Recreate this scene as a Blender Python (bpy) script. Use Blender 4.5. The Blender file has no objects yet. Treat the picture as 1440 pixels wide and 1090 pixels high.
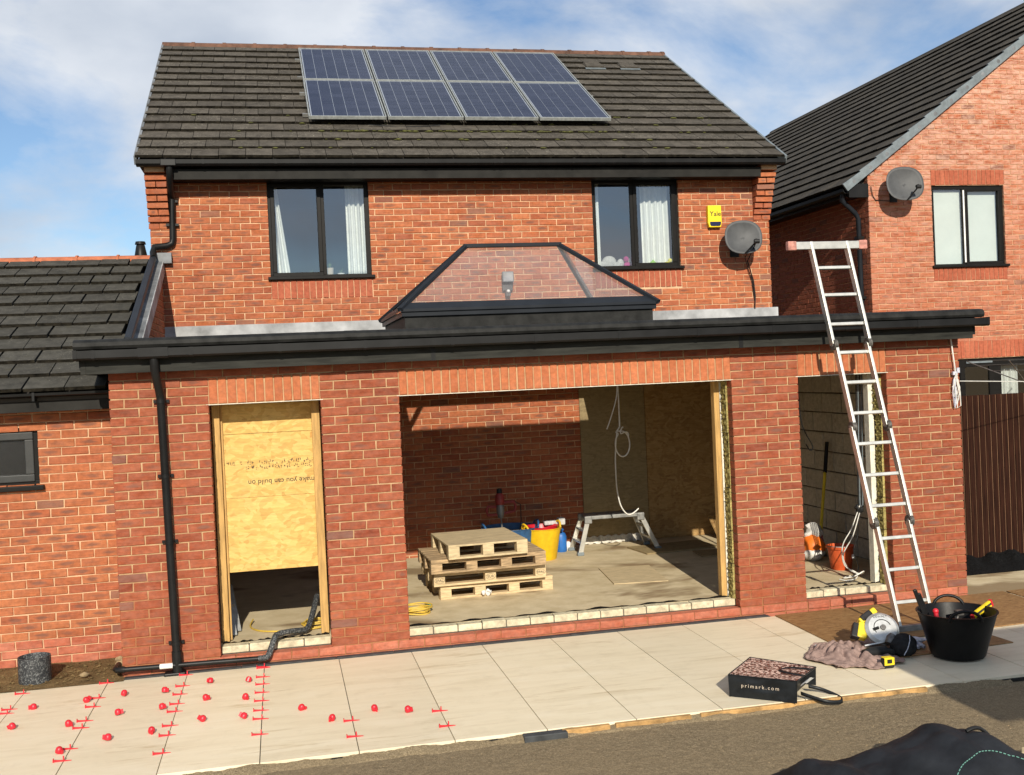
import bpy, math, random
import numpy as np
from mathutils import Vector, Matrix
random.seed(11)
rs = np.random.RandomState(5)
scene = bpy.context.scene
COL = scene.collection
# ------------------------------------------------------------------ camera
CAM = Vector((1.3454, -9.26, 2.2577))
YAW, PITCH, ROLL = .21272, -.014337, -.04427
fwd = Vector((math.sin(YAW)*math.cos(PITCH), math.cos(YAW)*math.cos(PITCH), math.sin(PITCH)))
rgt = Vector((math.cos(YAW), -math.sin(YAW), 0)); upv = rgt.cross(fwd)
r2 = math.cos(ROLL)*rgt + math.sin(ROLL)*upv; u2 = -math.sin(ROLL)*rgt + math.cos(ROLL)*upv
cd = bpy.data.cameras.new('camera'); cam = bpy.data.objects.new('camera', cd); COL.objects.link(cam)
cam.matrix_world = Matrix(((r2.x, u2.x, -fwd.x, CAM.x), (r2.y, u2.y, -fwd.y, CAM.y), (r2.z, u2.z, -fwd.z, CAM.z), (0, 0, 0, 1)))
cd.sensor_width = 36; cd.lens = 37.99; cd.clip_end = 2000; cd.clip_start = .05
scene.camera = cam
# ------------------------------------------------------------------ sky
SUN = Vector((-.10, -1, .52)).normalized()          # towards the sun
EL = math.asin(SUN.z); AZ = math.atan2(SUN.x, SUN.y)
w = bpy.data.worlds.new('World'); scene.world = w; w.use_nodes = True
nt = w.node_tree; nt.nodes.clear(); N = nt.nodes.new; LK = nt.links.new
wo = N('ShaderNodeOutputWorld'); mixw = N('ShaderNodeMixShader')
bg1 = N('ShaderNodeBackground'); bg2 = N('ShaderNodeBackground')
sky = N('ShaderNodeTexSky'); sky.sky_type = 'NISHITA'; sky.sun_disc = False
sky.sun_elevation = EL; sky.sun_rotation = AZ; sky.air_density = 1.0; sky.dust_density = .1; sky.ozone_density = 4.0
bg1.inputs['Strength'].default_value = .105; LK(sky.outputs[0], bg1.inputs[0])
tc = N('ShaderNodeTexCoord'); mp = N('ShaderNodeMapping'); mp.inputs['Scale'].default_value = (1, 1, 1.9); mp.inputs['Location'].default_value = (2.4, 5.2, 7.7)
LK(tc.outputs['Generated'], mp.inputs[0])
n1 = N('ShaderNodeTexNoise'); n1.inputs['Scale'].default_value = 3.2; n1.inputs['Detail'].default_value = 9; n1.inputs['Roughness'].default_value = .56; n1.inputs['Distortion'].default_value = .35
LK(mp.outputs[0], n1.inputs['Vector'])
rp = N('ShaderNodeValToRGB'); rp.color_ramp.elements[0].position = .41; rp.color_ramp.elements[1].position = .57
rp.color_ramp.elements[0].color = (0.04, 0.04, 0.04, 1); rp.color_ramp.elements[1].color = (.95, .95, .95, 1)
LK(n1.outputs[0], rp.inputs[0]); LK(rp.outputs[0], mixw.inputs[0])
n2 = N('ShaderNodeTexNoise'); n2.inputs['Scale'].default_value = 4.6; n2.inputs['Detail'].default_value = 7
LK(mp.outputs[0], n2.inputs['Vector'])
rp2 = N('ShaderNodeValToRGB'); rp2.color_ramp.elements[0].position = .34; rp2.color_ramp.elements[1].position = .66
rp2.color_ramp.elements[0].color = (.52, .59, .70, 1); rp2.color_ramp.elements[1].color = (.86, .90, .96, 1)
LK(n2.outputs[0], rp2.inputs[0]); LK(rp2.outputs[0], bg2.inputs[0]); bg2.inputs['Strength'].default_value = .88
LK(bg1.outputs[0], mixw.inputs[1]); LK(bg2.outputs[0], mixw.inputs[2]); LK(mixw.outputs[0], wo.inputs[0])
# ------------------------------------------------------------------ sun
sd = bpy.data.lights.new('sun', 'SUN'); sd.energy = 5.0; sd.angle = math.radians(.53); sd.color = (1, .92, .78)
so = bpy.data.objects.new('sun', sd); COL.objects.link(so); so.rotation_euler = SUN.to_track_quat('Z', 'Y').to_euler(); so.location = (0, -20, 20)
vs = scene.view_settings; vs.view_transform = 'Standard'; vs.look = 'None'; vs.gamma = 1; vs.exposure = 0.12; vs.use_curve_mapping = False
scene.cycles.max_bounces = 8; scene.cycles.transparent_max_bounces = 12; scene.cycles.use_denoising = True
scene.cycles.caustics_reflective = False; scene.cycles.caustics_refractive = False

# ================================================================== materials
def newmat(name):
    m = bpy.data.materials.new(name); m.use_nodes = True
    t = m.node_tree; b = t.nodes['Principled BSDF']
    return m, t, b
class G:                                              # tiny node graph helper
    def __init__(s, t): s.t = t
    def n(s, typ, **kw):
        x = s.t.nodes.new(typ)
        for k, v in kw.items(): setattr(x, k, v)
        return x
    def l(s, a, b): s.t.links.new(a, b)
    def val(s, sock, v):
        if hasattr(v, 'node'): s.l(v, sock)
        else: sock.default_value = v
    def math(s, op, a, b=0.0, c=None, clamp=False):
        x = s.n('ShaderNodeMath', operation=op, use_clamp=clamp); s.val(x.inputs[0], a); s.val(x.inputs[1], b)
        if c is not None: s.val(x.inputs[2], c)
        return x.outputs[0]
    def pos(s, scale=(1, 1, 1)):
        g = s.n('ShaderNodeNewGeometry'); m = s.n('ShaderNodeVectorMath', operation='MULTIPLY'); m.inputs[1].default_value = scale
        s.l(g.outputs['Position'], m.inputs[0]); return m.outputs[0]
    def objc(s, scale=(1, 1, 1)):
        g = s.n('ShaderNodeTexCoord'); m = s.n('ShaderNodeVectorMath', operation='MULTIPLY'); m.inputs[1].default_value = scale
        s.l(g.outputs['Object'], m.inputs[0]); return m.outputs[0]
    def noise(s, vec, sc, det=4, rough=.55, dist=0):
        x = s.n('ShaderNodeTexNoise'); s.l(vec, x.inputs['Vector']); x.inputs['Scale'].default_value = sc
        x.inputs['Detail'].default_value = det; x.inputs['Roughness'].default_value = rough; x.inputs['Distortion'].default_value = dist
        return x.outputs[0]
    def ramp(s, f, stops, interp='LINEAR'):
        x = s.n('ShaderNodeValToRGB'); s.l(f, x.inputs[0]); e = x.color_ramp.elements; x.color_ramp.interpolation = interp
        while len(e) < len(stops): e.new(.5)
        for el, (p, c) in zip(e, stops):
            el.position = p; el.color = (c, c, c, 1) if isinstance(c, (int, float)) else (*c[:3], 1)
        return x.outputs[0]
    def mix(s, f, a, b, mode='MIX'):
        x = s.n('ShaderNodeMix', data_type='RGBA', blend_type=mode)
        s.val(x.inputs[0], f)
        for i, v in ((6, a), (7, b)):
            if hasattr(v, 'node'): s.l(v, x.inputs[i])
            else: x.inputs[i].default_value = (*v[:3], 1)
        return x.outputs[2]
    def bump(s, h, st=.3, dist=.01):
        x = s.n('ShaderNodeBump'); x.inputs['Strength'].default_value = st; x.inputs['Distance'].default_value = dist; s.l(h, x.inputs['Height']); return x.outputs[0]
    def rnd(s):
        o = s.n('ShaderNodeObjectInfo'); g = s.n('ShaderNodeNewGeometry')
        return s.math('FRACT', s.math('ADD', o.outputs['Random'], g.outputs['Random Per Island']))
    def hash(s, r, k):
        x = s.n('ShaderNodeTexWhiteNoise', noise_dimensions='1D'); s.l(s.math('MULTIPLY', r, k), x.inputs['W']); return x.outputs['Value']
def plain(name, col, rough=.6, var=.18, sc=6, bump=.0, bsc=60, metal=0, spec=.5, col2=None, local=False, stretch=(1, 1, 1), bdist=.004):
    m, t, b = newmat(name); g = G(t); p = g.objc(stretch) if local else g.pos(stretch)
    f = g.noise(p, sc, 5, .6)
    c2 = col2 or tuple(max(0, x*(1-var*1.6)) for x in col); c1 = col if col2 else tuple(min(1, x*(1+var)) for x in col)
    g.l(g.mix(g.ramp(f, [(.3, 0), (.7, 1)]), c2, c1), b.inputs['Base Color'])
    b.inputs['Roughness'].default_value = rough; b.inputs['Metallic'].default_value = metal; b.inputs['Specular IOR Level'].default_value = spec
    if bump: g.l(g.bump(g.noise(p, bsc, 4, .6), bump, bdist), b.inputs['Normal'])
    return m
def brickmat(name, pal, smear=.5, grey=.03, streak=.25, bloom=0, bloomz=None, rough=.85, smooth=False):
    m, t, b = newmat(name); g = G(t); r = g.rnd(); r_a = g.hash(r, 917.3); r_b = g.hash(r, 431.7)
    stops = [(i/(len(pal)-1) if len(pal) > 1 else 0, c) for i, c in enumerate(pal)]
    c = g.ramp(r, stops)
    p = g.pos()
    st = g.noise(g.pos((7, 7, 75)), 1.0, 4, .6)
    c = g.mix(1.0, c, g.ramp(st, [(.25, 1-streak), (.75, 1+streak*.35)]), 'MULTIPLY')
    blot = g.noise(p, 24, 4, .65)
    c = g.mix(1.0, c, g.ramp(blot, [(.3, .70), (.7, 1.08)]), 'MULTIPLY')
    c = g.mix(1.0, c, g.ramp(g.noise(p, .75, 5, .65), [(.3, .84), (.7, 1.06)]), 'MULTIPLY')
    sm = g.math('MULTIPLY', g.ramp(g.noise(g.pos((10, 10, 34)), 1.0, 6, .75), [(.60, 0), (.74, .55)]), g.ramp(g.noise(p, 1.7, 3), [(.45, 0), (.6, 1)]))
    if not smooth: c = g.mix(sm, c, (.52, .34, .21))
    if smear:
        uv = g.n('ShaderNodeUVMap'); sx = g.n('ShaderNodeSeparateXYZ'); g.l(uv.outputs[0], sx.inputs[0])
        a = g.math('SUBTRACT', 1.0, g.math('MULTIPLY', g.math('ABSOLUTE', g.math('SUBTRACT', sx.outputs[0], g.math('ADD', .3, g.math('MULTIPLY', r_b, .4)))), 2.3))
        v = g.math('SUBTRACT', 1.0, g.math('MULTIPLY', g.math('ABSOLUTE', g.math('SUBTRACT', sx.outputs[1], .5)), 2.5))
        e = g.math('MULTIPLY', g.math('MAXIMUM', a, 0), g.math('MAXIMUM', v, 0))
        e = g.math('ADD', e, g.math('MULTIPLY', g.math('SUBTRACT', g.noise(g.pos((9, 9, 60)), 1, 3), .5), .9))
        e = g.ramp(e, [(.16, 0), (.6, 1)])
        e = g.math('MULTIPLY', e, g.ramp(r_a, [(1-smear-.03, 0), (1-smear+.25, .72)]))
        c = g.mix(e, c, (.13, .062, .044))
    if grey:
        c = g.mix(g.math('MULTIPLY', g.ramp(r_b, [(1-grey-.01, 0), (1-grey, 1)]), g.ramp(st, [(.2, .25), (.6, .7)])), c, (.14, .08, .066))
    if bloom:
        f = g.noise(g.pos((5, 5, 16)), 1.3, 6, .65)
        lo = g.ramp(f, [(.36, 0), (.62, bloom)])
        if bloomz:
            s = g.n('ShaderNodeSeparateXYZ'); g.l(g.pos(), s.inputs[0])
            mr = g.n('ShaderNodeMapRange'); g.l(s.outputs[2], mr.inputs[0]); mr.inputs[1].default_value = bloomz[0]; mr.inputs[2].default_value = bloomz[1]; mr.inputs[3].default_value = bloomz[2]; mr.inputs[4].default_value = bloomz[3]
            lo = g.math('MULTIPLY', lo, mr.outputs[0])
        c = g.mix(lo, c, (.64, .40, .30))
    g.l(c, b.inputs['Base Color']); b.inputs['Roughness'].default_value = rough; b.inputs['Specular IOR Level'].default_value = .25
    h = g.math('ADD', g.noise(p, 110, 4, .7), g.math('MULTIPLY', st, .8))
    g.l(g.bump(h, .12 if smooth else .45, .0035), b.inputs['Normal'])
    return m
M = {}
M['brick_ext'] = brickmat('brick_ext', [(.285, .064, .027), (.36, .086, .035), (.32, .072, .030), (.385, .100, .041), (.245, .052, .024)], smear=.22, grey=.012, bloom=.10)
M['brick_main'] = brickmat('brick_main', [(.47, .138, .05), (.41, .108, .042), (.52, .165, .064), (.45, .122, .047), (.36, .092, .04)], smear=.42, grey=.02, bloom=.10)
M['brick_gar'] = brickmat('brick_gar', [(.47, .15, .058), (.42, .122, .05), (.50, .165, .065), (.40, .105, .045)], smear=.62, grey=.03, bloom=.06)
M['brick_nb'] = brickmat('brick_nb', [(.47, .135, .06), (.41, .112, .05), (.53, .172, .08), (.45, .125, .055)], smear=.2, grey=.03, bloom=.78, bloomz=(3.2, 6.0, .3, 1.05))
M['soldier'] = brickmat('soldier', [(.53, .165, .066), (.49, .145, .058), (.57, .185, .076)], smear=0, grey=0, streak=.10, bloom=.06, smooth=True)
M['soldier_sill'] = brickmat('soldier_sill', [(.48, .135, .07), (.43, .115, .06), (.50, .15, .08)], smear=0, grey=0, streak=.12, smooth=True)
M['plinth'] = brickmat('plinth', [(.50, .135, .07), (.45, .115, .06), (.53, .155, .085)], smear=0, grey=0, streak=.2, bloom=.15)
M['block'] = brickmat('block', [(.52, .475, .39), (.58, .53, .44), (.47, .43, .35)], smear=0, grey=0, streak=.1)
M['mortar'] = plain('mortar', (.56, .38, .22), .95, .2, 9, .6, 150, spec=.1)
def extmortar():
    m, t, b = newmat('mortar_ext'); g = G(t); p = g.pos(); s = g.n('ShaderNodeSeparateXYZ'); g.l(p, s.inputs[0])
    c = g.mix(g.ramp(g.noise(p, 9, 5, .6), [(.3, 0), (.7, 1)]), (.36, .215, .11), (.54, .36, .205))
    f = g.math('ADD', g.math('MULTIPLY', s.outputs[2], -1.0), g.math('MULTIPLY', g.noise(g.pos((1, 1, .6)), 2.2, 4), 1.6))
    c = g.mix(g.ramp(f, [(.10, 0), (.45, .9)]), c, (.33, .14, .065))
    g.l(c, b.inputs['Base Color']); b.inputs['Roughness'].default_value = .95; b.inputs['Specular IOR Level'].default_value = .1
    g.l(g.bump(g.noise(p, 150, 4, .6), .6, .004), b.inputs['Normal']); return m
M['mortar_ext'] = extmortar()
M['mortar_main'] = plain('mortar_main', (.62, .40, .24), .95, .15, 9, .5, 150, spec=.1)
M['mortar_nb'] = plain('mortar_nb', (.58, .36, .22), .95, .15, 9, .5, 150, spec=.1)
M['mortar_grey'] = plain('mortar_grey', (.12, .105, .085), .95, .2, 9, .5, 150, spec=.1)
def tilemat(name, lichen, base=(.078, .072, .058), moss=.3):
    m, t, b = newmat(name); g = G(t); r = g.rnd(); p = g.pos()
    c = g.ramp(r, [(0, tuple(x*.82 for x in base)), (.5, base), (1, tuple(x*1.18 for x in base))])
    c = g.mix(1.0, c, g.ramp(g.noise(p, 9, 6, .7), [(.28, .5), (.72, 1.3)]), 'MULTIPLY')
    sp = g.noise(p, 55, 3, .6)
    patch = g.ramp(g.noise(p, 1.6, 4, .6), [(.38, 0), (.62, 1)])
    c = g.mix(g.math('MULTIPLY', g.ramp(sp, [(.61, 0), (.70, lichen)]), patch), c, (.42, .39, .31))
    mo = g.math('MULTIPLY', g.ramp(g.noise(p, 14, 5, .7), [(.56, 0), (.70, moss)]), g.ramp(g.noise(p, .9, 3), [(.45, 0), (.6, 1)]))
    c = g.mix(mo, c, (.060, .052, .024))
    g.l(c, b.inputs['Base Color']); b.inputs['Roughness'].default_value = .9; b.inputs['Specular IOR Level'].default_value = .2
    g.l(g.bump(g.noise(p, 90, 5, .7), .5, .006), b.inputs['Normal']); return m
M['tile'] = tilemat('tile', .85, (.084, .073, .059), .12)
M['tile_gar'] = tilemat('tile_gar', .35, (.064, .060, .050), .6)
M['tile_nb'] = tilemat('tile_nb', .12, (.066, .057, .045), .2)
M['tile_edge'] = plain('tile_edge', (.021, .018, .013), .95, .5, 20, .8, 80, spec=.1)
M['ridge'] = plain('ridge', (.13, .062, .038), .9, .35, 7, .5, 70)
M['ridge_gar'] = plain('ridge_gar', (.42, .13, .06), .9, .25, 9, .4, 70)
M['black_upvc'] = plain('black_upvc', (.010, .010, .010), .42, .3, 5, .03, 40, spec=.22)
M['fascia_ash'] = plain('fascia_ash', (.028, .028, .024), .65, .35, 3, .25, 30, stretch=(1, 6, 9), spec=.15)
M['fascia_main'] = plain('fascia_main', (.018, .017, .015), .62, .3, 5, .05, 40, spec=.15)
M['felt'] = plain('felt', (.020, .020, .019), .6, .4, 8, .5, 90, spec=.15)
M['grp'] = plain('grp', (.05, .05, .05), .5, .3, 4, .3, 50, spec=.15)
M['anthracite'] = plain('anthracite', (.017, .020, .025), .42, .15, 4, spec=.15)
M['frame_black'] = plain('frame_black', (.010, .009, .008), .45, .2, 8, .05, 90, spec=.15)
M['verge_grey'] = plain('verge_grey', (.16, .19, .205), .6, .2, 9, .1, 60)
M['lead'] = plain('lead', (.36, .365, .37), .6, .35, 3, .2, 25)
M['lead_dark'] = plain('lead_dark', (.16, .17, .18), .6, .35, 5, .2, 25)
M['slate'] = plain('slate', (.045, .048, .05), .7, .3, 12, .2, 60)
M['soil'] = plain('soil', (.20, .135, .062), .95, .3, 7, 1.0, 60, bdist=.02, spec=.1)
M['stone'] = plain('stone', (.33, .24, .13), .95, .3, 20, .4, 60)
M['concrete_thr'] = plain('concrete_thr', (.62, .55, .38), .95, .25, 16, .8, 120, spec=.1)
M['alu'] = plain('alu', (.62, .61, .56), .42, .12, 12, .06, 120, metal=.75)
M['alu_dull'] = plain('alu_dull', (.30, .30, .285), .55, .25, 12, .1, 120, metal=.6)
M['dark_plastic'] = plain('dark_plastic', (.02, .02, .02), .45, .3, 12, .05, 90, spec=.22)
M['hinge'] = plain('hinge', (.13, .12, .105), .55, .5, 60, .3, 120, metal=.5)
M['pink_plastic'] = plain('pink_plastic', (.50, .22, .17), .6, .3, 30)
M['red_plastic'] = plain('red_plastic', (.60, .018, .032), .4, .12, 30)
M['yellow_plastic'] = plain('yellow_plastic', (.75, .47, .01), .5, .12, 10, .05, 60)
M['tool_yellow'] = plain('tool_yellow', (.78, .58, .02), .42, .1, 20)
M['blue_plastic'] = plain('blue_plastic', (.02, .13, .42), .45, .2, 10)
M['blue_tub'] = plain('blue_tub', (.025, .10, .24), .55, .3, 10)
M['orange_plastic'] = plain('orange_plastic', (.62, .10, .025), .5, .2, 14, .1, 60)
M['white_plastic'] = plain('white_plastic', (.78, .77, .74), .5, .08, 20)
M['cable_white'] = plain('cable_white', (.72, .70, .64), .55, .1, 20)
M['cable_yellow'] = plain('cable_yellow', (.62, .42, .06), .55, .15, 20)
M['green_plastic'] = plain('green_plastic', (.02, .30, .20), .5, .15, 20)
M['rubber'] = plain('rubber', (.006, .006, .0065), .42, .3, 9, .12, 40, spec=.22)
M['dusty_black'] = plain('dusty_black', (.018, .02, .022), .55, .3, 9, .3, 70, col2=None, spec=.15)
M['alarm_yellow'] = plain('alarm_yellow', (.88, .66, .01), .4, .05, 20)
M['navy'] = plain('navy', (.01, .012, .05), .25, .1, 20)
M['dish'] = plain('dish', (.062, .064, .066), .6, .14, 12, .04, 90)
M['pallet_new'] = plain('pallet_new', (.62, .47, .27), .85, .22, 9, .4, 60, stretch=(1, 6, 6))
M['pallet_old'] = plain('pallet_old', (.42, .29, .16), .9, .35, 9, .5, 60, stretch=(1, 6, 6))
M['pallet_pale'] = plain('pallet_pale', (.56, .44, .26), .85, .22, 9, .4, 60, stretch=(1, 6, 6))
M['timber'] = plain('timber', (.50, .30, .10), .8, .2, 6, .3, 40, stretch=(8, 8, .8))
M['rockwool'] = plain('rockwool', (.42, .35, .13), .98, .4, 24, 1.0, 60, bdist=.02, spec=.05)
M['white_board'] = plain('white_board', (.70, .66, .55), .8, .15, 20, .1)
M['fence'] = plain('fence', (.028, .0095, .005), .85, .4, 5, .3, 30, stretch=(10, 10, .6), spec=.12)
M['fence_lit_edge'] = plain('fence_lit_edge', (.20, .105, .055), .8, .2, 8, .2)
M['membrane'] = plain('membrane', (.006, .006, .006), .8, .6, 30, 1.0, 45, bdist=.04, spec=.2)
M['towel'] = plain('towel', (.34, .235, .20), .98, .18, 30, 1.0, 160, bdist=.008, spec=.05)
M['glove_grey'] = plain('glove_grey', (.56, .57, .64), .95, .2, 40, .8, 150)
M['blade_guard'] = plain('blade_guard', (.60, .60, .58), .38, .1, 30, metal=.65)
M['pouch'] = plain('pouch', (.022, .022, .023), .8, .3, 30, .5, 200, spec=.15)
M['paper'] = plain('paper', (.74, .76, .78), .8, .05)
M['curtain'] = plain('curtain', (.80, .80, .76), .9, .05, 20, .1)
M['blind'] = plain('blind', (.80, .82, .74), .9, .04, 3)
M['room'] = plain('room', (.20, .18, .16), .9, .1)
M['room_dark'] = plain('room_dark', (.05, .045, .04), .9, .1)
M['plush_grey'] = plain('plush_grey', (.52, .51, .49), .98, .15, 40, .8, 120)
M['plush_pink'] = plain('plush_pink', (.45, .02, .20), .9, .2, 30)
M['toy_green'] = plain('toy_green', (.32, .62, .05), .6, .1)
M['toy_yellow'] = plain('toy_yellow', (.80, .72, .10), .6, .1)
M['leaf'] = plain('leaf', (.10, .16, .05), .7, .3, 30)
M['terracotta'] = plain('terracotta', (.55, .46, .36), .8, .1)
M['plaster'] = plain('plaster', (.40, .37, .31), .9, .2, 5, .2)
M['ceiling'] = plain('ceiling', (.12, .09, .055), .9, .25, 4, .2)
M['joist'] = plain('joist', (.30, .19, .09), .9, .25, 8, .2, stretch=(6, .7, 6))
M['edging'] = plain('edging', (.46, .27, .10), .9, .35, 10, .8, 60, bdist=.01)
M['joint_dark'] = plain('joint_dark', (.018, .016, .012), .95)
M['mortarbed'] = plain('mortarbed', (.30, .25, .17), .95, .3, 20, 1, 80, bdist=.015)
M['render_white'] = plain('render_white', (.62, .58, .50), .9, .3, 20, .4)
M['ink'] = plain('ink', (.03, .028, .025), .8, .3, 60)
M['canvas'] = plain('canvas', (.35, .32, .25), .9, .1)
M['steel_dark'] = plain('steel_dark', (.16, .15, .14), .45, .3, 30, .1, metal=.7)
M['mixer_red'] = plain('mixer_red', (.33, .04, .035), .5, .2, 20)
M['tarp'] = plain('tarp', (.020, .022, .026), .62, .3, 6, .35, 130, spec=.15)
M['stitch'] = plain('stitch', (.13, .30, .25), .8, .1)
M['sack_orange'] = plain('sack_orange', (.78, .17, .015), .55, .1, 14, .3, 30)
M['sack_white'] = plain('sack_white', (.62, .60, .56), .6, .2, 14, .3, 30)
def osbmat(name, cols, sc=1.0):
    m, t, b = newmat(name); g = G(t); p = g.pos()
    vo = g.n('ShaderNodeTexVoronoi'); wv = g.n('ShaderNodeVectorMath', operation='ADD')
    nz = g.n('ShaderNodeTexNoise'); g.l(g.pos(), nz.inputs['Vector']); nz.inputs['Scale'].default_value = 5*sc
    sub = g.n('ShaderNodeVectorMath', operation='MULTIPLY'); g.l(nz.outputs['Color'], sub.inputs[0]); sub.inputs[1].default_value = (.35, .35, .35)
    g.l(g.pos((1, 1, 1.7)), wv.inputs[0]); g.l(sub.outputs[0], wv.inputs[1]); g.l(wv.outputs[0], vo.inputs['Vector']); vo.inputs['Scale'].default_value = 17*sc
    c = g.ramp(vo.outputs['Color'], [(0, cols[0]), (.45, cols[1]), (.75, cols[2]), (1, cols[3])])
    c = g.mix(1.0, c, g.ramp(g.noise(g.pos((4, 4, 30)), 2*sc, 5, .7), [(.3, .78), (.7, 1.12)]), 'MULTIPLY')
    g.l(c, b.inputs['Base Color']); b.inputs['Roughness'].default_value = .75
    g.l(g.bump(vo.outputs['Distance'], .25, .004), b.inputs['Normal']); return m
M['osb'] = osbmat('osb', [(.50, .29, .075), (.62, .40, .115), (.68, .46, .15), (.54, .29, .075)])
M['osb_old'] = osbmat('osb_old', [(.24, .13, .045), (.34, .20, .07), (.40, .25, .095), (.27, .15, .05)])
M['osb_grey'] = osbmat('osb_grey', [(.24, .175, .085), (.29, .215, .105), (.32, .24, .12), (.25, .185, .085)])
def groundosb():
    m, t, b = newmat('osb_wet'); g = G(t)
    c = g.ramp(g.noise(g.pos((4, 14, 5)), 3.2, 6, .75, .9), [(.28, (.085, .042, .014)), (.45, (.22, .115, .04)), (.6, (.33, .19, .075)), (.75, (.46, .31, .15))])
    g.l(c, b.inputs['Base Color']); b.inputs['Roughness'].default_value = .6; g.l(g.bump(g.noise(g.pos((10, 30, 10)), 2, 4), .3, .004), b.inputs['Normal']); return m
M['osb_wet'] = groundosb()
def slabmat():
    m, t, b = newmat('slab'); g = G(t); r = g.rnd()
    p = g.pos((1.0, 6.5, 1)); f = g.noise(p, 1.3, 6, .62, .8)
    c = g.ramp(f, [(.25, (.68, .585, .41)), (.5, (.76, .665, .48)), (.75, (.80, .715, .54))])
    dirt = g.math('MULTIPLY', g.ramp(g.noise(g.pos((1.2, 9, 1)), 1.15, 6, .7, .3), [(.56, 0), (.66, 1)]), g.ramp(g.noise(g.pos(), 1.1, 2), [(.46, 0), (.58, .55)]))
    c = g.mix(dirt, c, (.46, .34, .18))
    d2 = g.ramp(g.noise(g.pos(), 7, 6, .7), [(.52, 0), (.8, .35)])
    c = g.mix(d2, c, (.50, .42, .28))
    c = g.mix(1.0, c, g.ramp(r, [(0, .94), (1, 1.03)]), 'MULTIPLY')
    g.l(c, b.inputs['Base Color']); b.inputs['Roughness'].default_value = .55; b.inputs['Specular IOR Level'].default_value = .35
    g.l(g.bump(g.noise(g.pos((3, 12, 3)), 12, 4), .08, .002), b.inputs['Normal']); return m
M['slab'] = slabmat()
def gritmat(name, cols, sp=.5):
    m, t, b = newmat(name); g = G(t); p = g.pos()
    f = g.noise(p, 130, 3, .7); big = g.noise(p, .8, 4, .6)
    c = g.ramp(f, [(.32, cols[0]), (.5, cols[1]), (.68, cols[2])])
    c = g.mix(1.0, c, g.ramp(g.noise(p, 48, 4, .75), [(.3, .55), (.7, 1.3)]), 'MULTIPLY')
    c = g.mix(g.ramp(big, [(.35, 0), (.65, .45)]), c, cols[3])
    c = g.mix(g.ramp(g.noise(p, 260, 2), [(.68, 0), (.75, sp)]), c, (.46, .40, .30))
    g.l(c, b.inputs['Base Color']); b.inputs['Roughness'].default_value = .95; b.inputs['Specular IOR Level'].default_value = .15
    h = g.math('ADD', f, g.math('MULTIPLY', g.noise(p, 14, 4), 1.5)); g.l(g.bump(h, .9, .012), b.inputs['Normal']); return m
M['grit'] = gritmat('grit', [(.14, .105, .062), (.26, .20, .122), (.38, .30, .19), (.30, .225, .13)])
def floormat():
    m, t, b = newmat('screed'); g = G(t); p = g.pos()
    c = g.ramp(g.noise(p, 5, 6, .65), [(.3, (.50, .40, .235)), (.7, (.66, .55, .36))])
    wet = g.ramp(g.noise(g.pos((.8, 1.2, 1)), .85, 4, .55, .4), [(.52, 0), (.60, .8)])
    c = g.mix(wet, c, (.20, .125, .055))
    du = g.math('MULTIPLY', g.ramp(g.noise(p, 9, 6, .75), [(.58, 0), (.72, .8)]), g.ramp(g.noise(p, .9, 2), [(.5, 0), (.65, 1)]))
    c = g.mix(du, c, (.68, .64, .55))
    g.l(c, b.inputs['Base Color']); b.inputs['Roughness'].default_value = .85; g.l(g.bump(g.noise(p, 40, 5, .7), .3, .006), b.inputs['Normal']); return m
M['screed'] = floormat()
def glassmat(name, refl, tint=(.86, .9, .9), haze=0.0, rough=.01, hazecol=(.9, .85, .8)):
    m, t, b = newmat(name); g = G(t); t.nodes.remove(b); out = t.nodes['Material Output']
    tr = g.n('ShaderNodeBsdfTransparent'); tr.inputs[0].default_value = (*tint, 1); gl = g.n('ShaderNodeBsdfGlossy'); gl.inputs['Roughness'].default_value = rough; gl.inputs[0].default_value = (.95, .97, 1, 1)
    ge = g.n('ShaderNodeNewGeometry'); dt = g.n('ShaderNodeVectorMath', operation='DOT_PRODUCT'); g.l(ge.outputs['Normal'], dt.inputs[0]); g.l(ge.outputs['Incoming'], dt.inputs[1])
    sch = g.math('ADD', .04, g.math('MULTIPLY', g.math('POWER', g.math('SUBTRACT', 1.0, g.math('ABSOLUTE', dt.outputs['Value'])), 5.0), .96))
    fac = g.math('MULTIPLY', sch, refl, clamp=True)
    mx = g.n('ShaderNodeMixShader'); g.l(fac, mx.inputs[0]); g.l(tr.outputs[0], mx.inputs[1]); g.l(gl.outputs[0], mx.inputs[2]); last = mx
    if haze:
        df = g.n('ShaderNodeBsdfDiffuse'); df.inputs[0].default_value = (*hazecol, 1); mh = g.n('ShaderNodeMixShader')
        g.l(g.math('MULTIPLY', g.ramp(g.noise(g.pos(), 3, 5), [(.3, .75), (.7, 1.2)]), haze), mh.inputs[0]); g.l(mx.outputs[0], mh.inputs[1]); g.l(df.outputs[0], mh.inputs[2]); last = mh
    g.l(last.outputs[0], out.inputs[0]); return m
M['glass'] = glassmat('glass', 5.0)
M['glass_obscure'] = glassmat('glass_obscure', 1.2, (.35, .37, .38), .015, .25)
M['lantern_glass'] = glassmat('lantern_glass', 1.3, (.93, .93, .94), .085, .02, (.80, .74, .70))
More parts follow.
